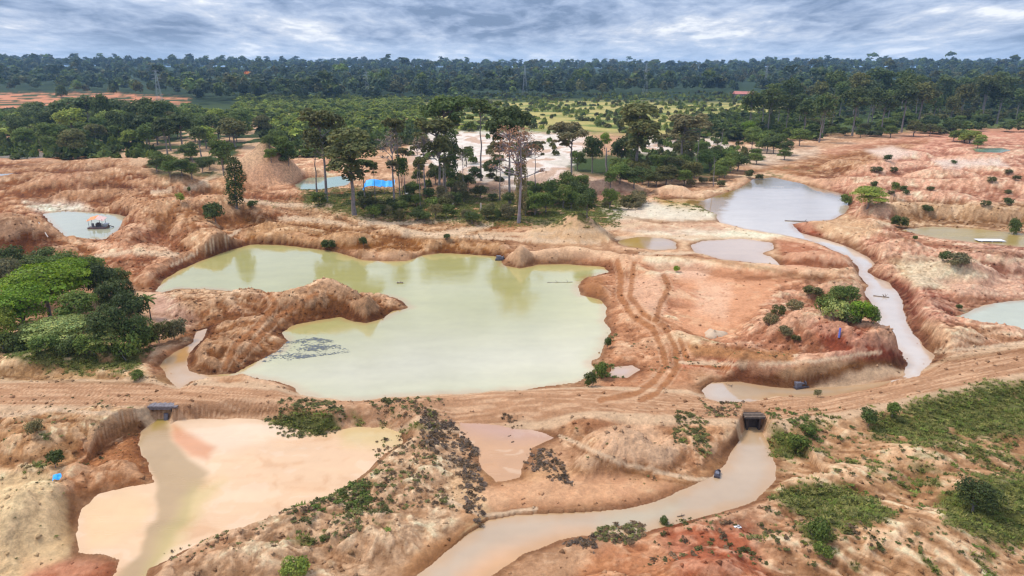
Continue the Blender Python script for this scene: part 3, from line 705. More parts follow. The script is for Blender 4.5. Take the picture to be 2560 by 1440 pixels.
# ------------------------------------------------------------------ ground and water surfaces
F = grid_faces()
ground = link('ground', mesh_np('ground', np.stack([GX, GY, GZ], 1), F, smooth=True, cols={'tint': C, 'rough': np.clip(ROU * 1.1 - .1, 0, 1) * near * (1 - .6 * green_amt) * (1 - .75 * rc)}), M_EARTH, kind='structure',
              label='churned orange and pink mined earth with mounds, gullies and flats')
TAKEN = np.zeros(len(F), bool)
def water(key, name, base, mat, label, layers=()):
    lv, bw, pts = PW[key]
    s = sdf(GX, GY, pts, 8.0)
    m = s < (0.9 if key in ('leftstream', 'roadside', 'lowerleft', 'lowerright') else 2.0)
    fm = m[F].any(1) & ~TAKEN; TAKEN[fm] = True
    f = F[fm]
    idx, inv = np.unique(f, return_inverse=True)
    f = inv.reshape(-1, 4)
    x, y = GX[idx], GY[idx]; V = np.stack([x, y, np.full(len(x), lv)], 1)
    u, v = proj(x, y, np.full(len(x), lv))
    n = fbm(x / 6, y / 3.5, 3, 81); uw_, vw_ = u + 14 * n, v + 9 * n
    col = np.tile(alb(*base), (len(x), 1))
    if key in ('lowerleft', 'mauve'):
        si = fbm(x / 6 + .8 * fbm(x / 3, y / 3, 2, 86), y / 4.0, 5, 85)
        for (a_, b_, c_) in ((.10, .20, (226, 176, 134)), (.24, .32, (214, 158, 112))):
            mk = (sst(a_, b_, si) * .28)[:, None]; col = col * (1 - mk) + alb(*c_) * mk
        mk = (sst(.10, .22, -si) * .3)[:, None]; col = col * (1 - mk) + alb(248, 222, 198) * mk
    for (p, c, soft, k) in layers:
        mk = (sst(soft, -soft, sdf(uw_, vw_, p, soft * 2)) * k)[:, None]; col = col * (1 - mk) + alb(*c) * mk
    sv_ = s[idx]; mg = (sst(-1.8, 0.0, sv_ + .8 * fbm(x / 2.5, y / 2.5, 3, 83)) * .55)[:, None]
    if key not in ('lowerleft', 'mauve'): col = col * (1 - mg) + alb(204, 158, 108) * mg
    col = col * (1 + 0.10 * fbm(x / 9, y / 3, 4, 82) + .04 * fbm(x / 1.5, y / 1.5, 2, 84))[:, None]
    me = mesh_np(name, V, f, {'tint': col})
    return link(name, me, mat, kind='structure', label=label)
water('main', 'pond', (194,188,126), M_WATER, 'large milky olive mining pond in the middle of the photo',
      [([(600,940),(1000,830),(1500,830),(1480,960),(900,1010)], (216,208,180), 90, .9)])  # pale near half: sky reflection painted into the water colour
water('dredge', 'pond', (196,196,170), M_WATER, 'small pale pond holding the floating dredge')
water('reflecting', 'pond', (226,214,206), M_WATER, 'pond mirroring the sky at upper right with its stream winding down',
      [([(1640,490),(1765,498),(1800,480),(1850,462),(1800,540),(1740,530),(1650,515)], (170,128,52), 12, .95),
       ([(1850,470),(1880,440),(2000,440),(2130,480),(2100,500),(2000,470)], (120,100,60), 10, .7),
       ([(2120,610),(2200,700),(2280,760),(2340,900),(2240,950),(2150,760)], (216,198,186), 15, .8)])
water('mid', 'pond', (214,184,160), M_WATER, 'small pinkish pond beside the dirt ridge at right of centre')
water('smallmid', 'pond', (206,168,92), M_WATER, 'shallow mustard puddle left of the small pinkish pond',
      [([(1600,596),(1690,600),(1690,622),(1610,622)], (206,176,150), 8, .9)])
water('roadside', 'pond', (200,176,152), M_WATER, 'long greyish pond against the road bank at right')
water('teal', 'pond', (214,214,190), M_WATER, 'pale turquoise pond cut by the right edge')
water('olive', 'pond', (184,160,100), M_FLAT, 'flat olive pond below the long brown cut bank at right')
water('farteal', 'pond', (140,172,150), M_WATER, 'small teal pond behind the trees beside the conical sand heap')
water('leftstream', 'stream', (202,170,140), M_STREAM, 'muddy stream running down to the plank bridge',
      [([(440,880),(480,855),(470,900),(440,910)], (214,160,92), 8, .8)])
water('puddle', 'puddle', (206,176,160), M_STREAM, 'small pink puddle on the right shore of the large pond')
water('farleft', 'pond', (214,196,196), M_WATER, 'pale lavender pond at the left edge beyond the brown ridges')
water('farleft2', 'pond', (200,190,180), M_WATER, 'thin sliver of pond at the left edge')
water('farright', 'pond', (160,190,170), M_WATER, 'thin turquoise pond far off at upper right')
water('lowerleft', 'shallow_pond', (240,200,164), M_FLAT, 'peach silt flat under a film of water below the plank bridge',
      [([(430,1045),(700,1045),(720,1080),(560,1130),(470,1110)], (246,216,190), 25, .9),
       ([(430,1060),(540,1120),(520,1150),(480,1140),(440,1110)], (226,160,118), 12, .9),
       ([(392,1020),(425,1020),(418,1060),(432,1100),(470,1145),(530,1185),(500,1215),(478,1260),(460,1310),(400,1400),(360,1460),(250,1560),(200,1560),(290,1440),(350,1370),(388,1300),(392,1220),(372,1170),(340,1115),(350,1080),(378,1050)], (190,160,122), 11, .92),
       ([(392,1020),(425,1020),(418,1060),(380,1075)], (176,150,72), 12, .8),
       ([(480,1220),(560,1200),(470,1330),(400,1420),(330,1480),(400,1350)], (206,186,122), 25, .6),
       ([(200,1260),(320,1220),(380,1240),(360,1330),(220,1370)], (242,204,160), 20, .8),
       ([(850,1060),(1010,1070),(1000,1120),(860,1110)], (222,196,140), 25, .8)])
water('lowerright', 'stream', (204,178,152), M_STREAM, 'greyish stream flowing from the culvert to the bottom edge',
      [([(1230,1380),(1400,1330),(1560,1330),(1560,1380),(1300,1440),(1150,1500),(1150,1440)], (232,178,132), 35, .9),
       ([(1500,1250),(1700,1220),(1700,1300),(1500,1340)], (196,184,158), 30, .6)])
water('mauve', 'shallow_pond', (212,166,130), M_FLAT, 'shallow mauve and tan seep below the road bank',
      [([(1145,1055),(1260,1060),(1400,1090),(1300,1100),(1180,1080)], (200,162,150), 25, .8)])

# ------------------------------------------------------------------ plants: materials
def leaf_material(name, transl=0.35):
    m = bpy.data.materials.new(name); m.use_nodes = True; t = m.node_tree; t.nodes.clear()
    o = t.nodes.new('ShaderNodeOutputMaterial')
    oi = t.nodes.new('ShaderNodeObjectInfo'); at = t.nodes.new('ShaderNodeAttribute'); at.attribute_name = 'tone'
    mx = t.nodes.new('ShaderNodeVectorMath'); mx.operation = 'MULTIPLY'
    t.links.new(oi.outputs['Color'], mx.inputs[0]); t.links.new(at.outputs['Color'], mx.inputs[1]); m0 = mx
    mx = t.nodes.new('ShaderNodeVectorMath'); mx.operation = 'MULTIPLY'; mx.inputs[1].default_value = (1.10, 1.02, 0.62); t.links.new(m0.outputs[0], mx.inputs[0])
    d = t.nodes.new('ShaderNodeBsdfPrincipled'); d.inputs['Roughness'].default_value = 0.65; d.inputs['Specular IOR Level'].default_value = 0.25
    tr = t.nodes.new('ShaderNodeBsdfTranslucent'); ms = t.nodes.new('ShaderNodeMixShader'); ms.inputs[0].default_value = transl
    t.links.new(mx.outputs[0], d.inputs['Base Color']); t.links.new(mx.outputs[0], tr.inputs['Color'])
    t.links.new(d.outputs[0], ms.inputs[1]); t.links.new(tr.outputs[0], ms.inputs[2]); t.links.new(ms.outputs[0], o.inputs[0])
    return m
M_LEAF = leaf_material('foliage')
def plain(name, col, rough=0.8, var=0.25, scale=3.0, metal=0.0):
    m, t, b, o = material(name)
    n = tnoise(t, scale, 4, 0.65)
    r = t.nodes.new('ShaderNodeMapRange'); t.links.new(n, r.inputs[0]); r.inputs[1].default_value = 0.3; r.inputs[2].default_value = 0.7; r.inputs[3].default_value = 1 - var; r.inputs[4].default_value = 1 + var
    sc = t.nodes.new('ShaderNodeVectorMath'); sc.operation = 'SCALE'; sc.inputs[0].default_value = tuple(col); t.links.new(r.outputs[0], sc.inputs['Scale'])
    t.links.new(sc.outputs[0], b.inputs['Base Color']); b.inputs['Roughness'].default_value = rough; b.inputs['Metallic'].default_value = metal
    return m
M_BARK = plain('pale_bark', (0.20, 0.165, 0.15), 0.9, 0.35, 1.2)
M_BARKD = plain('dark_bark', (0.085, 0.065, 0.055), 0.9, 0.3, 1.5)
M_DEAD = plain('dead_wood', (0.27, 0.22, 0.22), 0.9, 0.25, 1.5)

# ------------------------------------------------------------------ plants: shapes
def leaves(lobes, n, size, seed, tri=False, lump=0.22, spread=0.30, flat=0.75):
    r = np.random.default_rng(seed)
    Lb = np.array(lobes, float); w = (Lb[:, 3] * Lb[:, 4] + Lb[:, 3] * Lb[:, 5]) ; w /= w.sum()
    k = r.choice(len(Lb), n, p=w)
    d = r.normal(size=(n, 3)); d /= np.linalg.norm(d, axis=1)[:, None]
    d[:, 2] = np.where(d[:, 2] < -0.35, -d[:, 2], d[:, 2])
    lum = perlin(d[:, 0] * 2.6 + k * 7.1, d[:, 1] * 2.6 + d[:, 2] * 2.1, seed)
    rad = (1 - spread * r.random(n) ** 1.6) * (1 + lump * lum)
    P = Lb[k, :3] + d * rad[:, None] * Lb[k, 3:6]
    nrm = d + r.normal(size=(n, 3)) * 0.55; nrm[:, 2] += 0.25; nrm /= np.linalg.norm(nrm, axis=1)[:, None]
    a = np.cross(nrm, r.normal(size=(n, 3))); a /= np.linalg.norm(a, axis=1)[:, None]; b = np.cross(nrm, a)
    s = size * (0.6 + 0.8 * r.random(n))[:, None]
    lobe_tone = 0.85 + 0.35 * r.random(len(Lb))
    tone = (lobe_tone[k] * (0.75 + 0.5 * r.random(n)) * (1 + 0.3 * lum))
    hue = r.normal(size=n) * 0.08
    col = np.stack([tone * (1 + hue + .1 * lum), tone, tone * (1 - hue)], 1)
    if tri:
        V = np.stack([P - a * s * .6 - b * s * .5, P + a * s * .7 - b * s * .3, P + b * s * .8], 1).reshape(-1, 3); q = 3
    else:
        V = np.stack([P - a * s * .5, P - b * s * flat * .5 + a * s * .1, P + a * s * .5, P + b * s * flat * .5 - a * .1 * s], 1).reshape(-1, 3); q = 4
    F_ = np.arange(len(V)).reshape(-1, q)
    return V, F_, np.repeat(col, q, 0)
def tubes(lines, sides=6):
    Vs, Fs, o = [], [], 0
    for pts, rad in lines:
        P = np.array(pts, float); n = len(P)
        for i in range(n):
            t = P[min(i + 1, n - 1)] - P[max(i - 1, 0)]; t /= np.linalg.norm(t) + 1e-9
            a = np.cross(t, (0.3, 0.9, 0.1)); a /= np.linalg.norm(a) + 1e-9; b = np.cross(t, a)
            an = np.arange(sides) * 2 * math.pi / sides
            Vs.append(P[i] + rad[i] * (np.cos(an)[:, None] * a + np.sin(an)[:, None] * b))
        for i in range(n - 1):
            for j in range(sides):
                k = (j + 1) % sides
                Fs.append((o + i * sides + j, o + i * sides + k, o + (i + 1) * sides + k, o + (i + 1) * sides + j))
        o += n * sides
    return np.concatenate(Vs), np.array(Fs)
def wob(p0, p1, n, amp, r):
    p0 = np.array(p0, float); p1 = np.array(p1, float); L_ = np.linalg.norm(p1 - p0)
    out_ = []
    off = r.normal(size=3) * amp * L_
    for i in range(n):
        t = i / (n - 1); out_.append(p0 + (p1 - p0) * t + off * math.sin(t * math.pi) + r.normal(size=3) * amp * L_ * 0.25 * (0 < i < n - 1))
    return out_
ARCH = {}
def arch(kind, H, lobes, n, size, seed, trunk_h=None, trunk_r=0.3, limbs=True, barkmat=None, twigs=0, **kw):
    """a kind of tree at natural size, foot at the origin: trunk mesh and crown mesh"""
    r = np.random.default_rng(seed + 500)
    trunk_h = trunk_h or H * 0.8
    lines = [(wob((0, 0, -0.6), (r.normal() * .4, r.normal() * .4, trunk_h), 7, 0.015, r), np.linspace(trunk_r, trunk_r * .35, 7) * np.array([1.35] + [1] * 6))]
    if limbs:
        for (cx, cy, cz, rx, ry, rz) in lobes:
            z0 = max(0.35 * trunk_h, min(trunk_h * .97, cz - rz * 0.9 - 0.25 * math.hypot(cx, cy)))
            lines.append((wob((0, 0, z0), (cx, cy, cz), 5, 0.06, r), np.linspace(trunk_r * .5, trunk_r * .12, 5)))
            for _ in range(twigs):
                d = r.normal(size=3); d /= np.linalg.norm(d); d[2] = abs(d[2]) * .7
                c = np.array((cx, cy, cz)); e_ = c + d * np.array((rx, ry, rz)) * r.uniform(.6, 1.05)
                lines.append((wob(c - (c - np.array([0, 0, z0])) * r.uniform(0, .4), e_, 4, 0.08, r), np.linspace(trunk_r * .22, trunk_r * .05, 4)))
    V, F_ = tubes(lines, 5)
    tm = mesh_np(kind + '_trunk', V, F_); tm.materials.append(barkmat or M_BARK)
    cm = None
    if n:
        V, F_, c = leaves(lobes, n, size, seed, **kw)
        cm = mesh_np(kind + '_crown', V, F_, {'tone': c * 1.18}, smooth=False); cm.materials.append(M_LEAF)
    ARCH[kind] = (H, tm, cm)
rl = np.random.default_rng(3)
def umbrella(R, H, hz, n, seed):
    r = np.random.default_rng(seed); o = []
    for i in range(n + 3):
        a = r.uniform(0, 6.28); q = R * r.uniform(.3, 1.0); s_ = R * r.uniform(.16, .26)
        o.append((q * math.cos(a), q * math.sin(a), H - hz * r.uniform(.2, 1.9), s_, s_, s_ * r.uniform(.5, .9)))
    for i in range(n):
        a = i * 2 * math.pi / n + r.uniform(-.3, .3); q = R * r.uniform(.3, .72)
        o.append((q * math.cos(a), q * math.sin(a), H - hz * r.uniform(.3, 1.3), R * r.uniform(.24, .44), R * r.uniform(.24, .44), hz * r.uniform(.28, .5)))
    o.append((0, 0, H - hz * .6, R * .42, R * .42, hz * .5)); return o
def domes(R, z0, z1, n, seed):
    r = np.random.default_rng(seed); o = [(0, 0, (z0 + z1) / 2, R * .72, R * .72, (z1 - z0) * .46)]
    for i in range(n):
        a = r.uniform(0, 6.28); q = R * r.uniform(.3, .62); z = r.uniform(z0 + (z1 - z0) * .3, z0 + (z1 - z0) * .85)
        s_ = R * r.uniform(.3, .46); o.append((q * math.cos(a), q * math.sin(a), z, s_, s_, s_ * r.uniform(.6, .9)))
    return o
arch('tall_a', 28, umbrella(7.5, 28, 5.0, 6, 1), 3800, 0.80, 11, 24, 0.42)
arch('tall_b', 28, umbrella(6.0, 28, 7.0, 5, 2) + [(3, 1, 18, 2.4, 2.4, 3), (-3.2, -1, 16.5, 2.2, 2.2, 2.6)], 3800, 0.75, 12, 25, 0.40)
arch('tall_c', 27, [(0, 0, 24, 4, 4, 3), (-3, 1, 20, 3.5, 3.2, 3.6), (3.2, -1, 18.5, 3.4, 3.4, 3.4), (0, 2, 15.5, 3.2, 3, 3), (.5, -1, 12, 2.2, 2.2, 3)], 4000, 0.75, 13, 23, 0.45)
arch('tall_d', 26, umbrella(4.2, 26, 4.0, 4, 4), 1900, 0.72, 14, 23, 0.26)
arch('vine_column', 16, [(0, 0, 13.0, 2.2, 2.2, 3.0), (.4, .2, 9.5, 2.9, 2.8, 3.6), (-.3, 0, 5.5, 2.6, 2.6, 3.8), (.2, .3, 2.2, 2.2, 2.2, 2.6)], 3200, 0.50, 15, 13, 0.35, limbs=False, lump=.32)
arch('dead_tall', 28, umbrella(6.2, 28, 7.0, 7, 6), 1500, 0.40, 16, 24, 0.40, barkmat=M_DEAD, twigs=16)
arch('dead_slim', 24, umbrella(3.4, 24, 8.0, 5, 7), 500, 0.42, 17, 21, 0.24, barkmat=M_DEAD, twigs=12)
arch('pole', 12, [(0.3, 0, 11, .8, .8, 1), (-.3, .2, 8.5, .8, .8, .5)], 0, 0.4, 18, 12, 0.16, barkmat=M_DEAD, twigs=1)
arch('round_a', 9, domes(4.4, 0.8, 9, 9, 21), 3600, 0.42, 22, 6, 0.28, lump=.3)
arch('round_b', 8, domes(4.6, 1.0, 8, 11, 23), 3600, 0.42, 24, 5, 0.25, lump=.35)
arch('round_c', 10, domes(4.0, 1.5, 10, 8, 25), 3400, 0.42, 26, 7, 0.26, lump=.3)
LAY = [(lambda a, q, z, s_: (q * math.cos(a), q * math.sin(a), z, s_, s_, s_ * .34))(rl.uniform(0, 6.28), rl.uniform(.5, 3.2), rl.uniform(3.0, 7.4), rl.uniform(.8, 1.5)) for _ in range(24)]
arch('layered', 8, LAY + [(0, 0, 7, 3.2, 3.2, .9), (2.4, .5, 6.2, 2.2, 2, .7), (-2.3, -.6, 5.9, 2.3, 2.2, .7), (.4, -2.4, 5.2, 2.3, 2.1, .7), (-1, 2.3, 5.4, 2, 2.2, .7), (2.6, -2, 4.3, 1.9, 1.8, .6), (-2.8, -2.2, 4.0, 1.8, 1.8, .6), (0, -3, 3.4, 1.8, 1.6, .7), (0, 0, 3.2, 3.0, 3.0, 1.8)], 6500, 0.32, 27, 6.5, 0.24, lump=.2)
arch('bush_a', 3, domes(2.2, 0.0, 3, 7, 31), 1500, 0.30, 32, 1.8, 0.10, lump=.35)
arch('bush_b', 2.6, domes(2.4, -.1, 2.6, 8, 33), 1500, 0.30, 34, 1.5, 0.10, lump=.4)
arch('small_tree', 6, domes(2.4, 2.2, 6, 5, 35), 1100, 0.36, 36, 4, 0.14, barkmat=M_BARKD)
arch('wide_a', 12, domes(6.5, 1.5, 12, 12, 41), 2600, 0.75, 42, 9, 0.3, lump=.3)
arch('wide_b', 14, domes(5.6, 3.5, 14, 10, 43), 2400, 0.75, 44, 10, 0.32, lump=.3)
arch('forest_a', 30, domes(8, 13, 30, 9, 45), 1900, 1.15, 46, 24, 0.45, lump=.3, twigs=0)
arch('forest_b', 28, domes(6.5, 8, 28, 8, 47), 1900, 1.1, 48, 22, 0.42, lump=.3)
arch('forest_c', 31, umbrella(8.5, 31, 6.5, 6, 49) + [(2, 0, 19, 4, 4, 4.5)], 1700, 1.1, 50, 26, 0.45)
# palm
def palm_arch():
    r = np.random.default_rng(77); V, F_ = tubes([(wob((0, 0, -.4), (.3, 0, 4.2), 6, .02, r), np.linspace(.16, .11, 6))], 6)
    tm = mesh_np('palm_trunk', V, F_); tm.materials.append(M_BARKD)
    Vs, Fs, Cs = [], [], []
    for i in range(14):
        a = i * 2.4; up = 1.1 - 0.09 * i; p = np.array([.3, 0, 4.2]); d = np.array([math.cos(a), math.sin(a), up]); d /= np.linalg.norm(d)
        side = np.array([-math.sin(a), math.cos(a), 0]); o = sum(len(q) for q in Vs); ring = []
        for k in range(7):
            w = 0.34 * math.sin((k + .6) / 7.0 * math.pi) ** .7
            ring += [p - side * w - np.array([0, 0, w * .5]), p, p + side * w - np.array([0, 0, w * .5])]
            p = p + d * 0.36; d = d + np.array([0, 0, -0.22]); d /= np.linalg.norm(d)
        Vs.append(np.array(ring)); Cs.append(np.full((21, 3), r.uniform(.8, 1.2)))
        for k in range(6):
            for q in (0, 1): Fs.append((o + k * 3 + q, o + k * 3 + q + 1, o + k * 3 + q + 4, o + k * 3 + q + 3))
    cm = mesh_np('palm_crown', np.concatenate(Vs), np.array(Fs), {'tone': np.concatenate(Cs)}, smooth=False); cm.materials.append(M_LEAF)
    ARCH['palm'] = (5.0, tm, cm)
palm_arch()
WID = {'tall_a': 11.2, 'tall_b': 9.2, 'tall_c': 8.2, 'tall_d': 6.2, 'vine_column': 6, 'dead_tall': 10.5, 'dead_slim': 6, 'pole': 1.6, 'round_a': 9, 'round_b': 9.4, 'round_c': 8.4,
       'layered': 8.5, 'bush_a': 4.6, 'bush_b': 5, 'small_tree': 5, 'wide_a': 13, 'wide_b': 11.5, 'forest_a': 16.5, 'forest_b': 14, 'forest_c': 17.5, 'palm': 4.4}
def top_height(x, y, z, vt):
    lo, hi = 0.2, 80.0
    for _ in range(30):
        m_ = (lo + hi) / 2
        if proj(x, y, z + m_)[1] > vt: lo = m_
        else: hi = m_
    return lo
PLANTED = []
def plant(name, cat, kind, u, vb, vt, wpx, col, label, group=None, lean=0.0, base=None):
    """tree or shrub whose foot is seen at (u, vb) and whose top reaches row vt"""
    x, y, z = base if base else ground_at(u, vb)
    H, tm, cm = ARCH[kind]
    h = top_height(x, y, z, vt); d = y * CP - (z - CAM_H) * SP
    w = wpx * d / FPX
    o = bpy.data.objects.new(name, None); COL.objects.link(o)
    o.location = (x, y, z); o.rotation_euler = (lean * random.uniform(.3, 1), lean * random.uniform(-1, 1), random.uniform(0, 6.28))
    o.scale = (w / WID[kind], w / WID[kind], h / H)
    o.empty_display_size = 0.1
    o['label'] = label; o['category'] = cat
    if group: o['group'] = group
    t_ = bpy.data.objects.new('stem' if cat in ('shrub', 'bush') else 'trunk', tm); COL.objects.link(t_); t_.parent = o
    if cm is not None:
        c_ = bpy.data.objects.new('foliage' if cat in ('shrub', 'bush') else 'crown', cm); COL.objects.link(c_); c_.parent = o
        v = random.uniform(.82, 1.18); q = random.uniform(-.06, .06)
        c_.color = (col[0] * v * (1 + q), col[1] * v, col[2] * v * (1 - q), 1)
    PLANTED.append((x, y)); return o
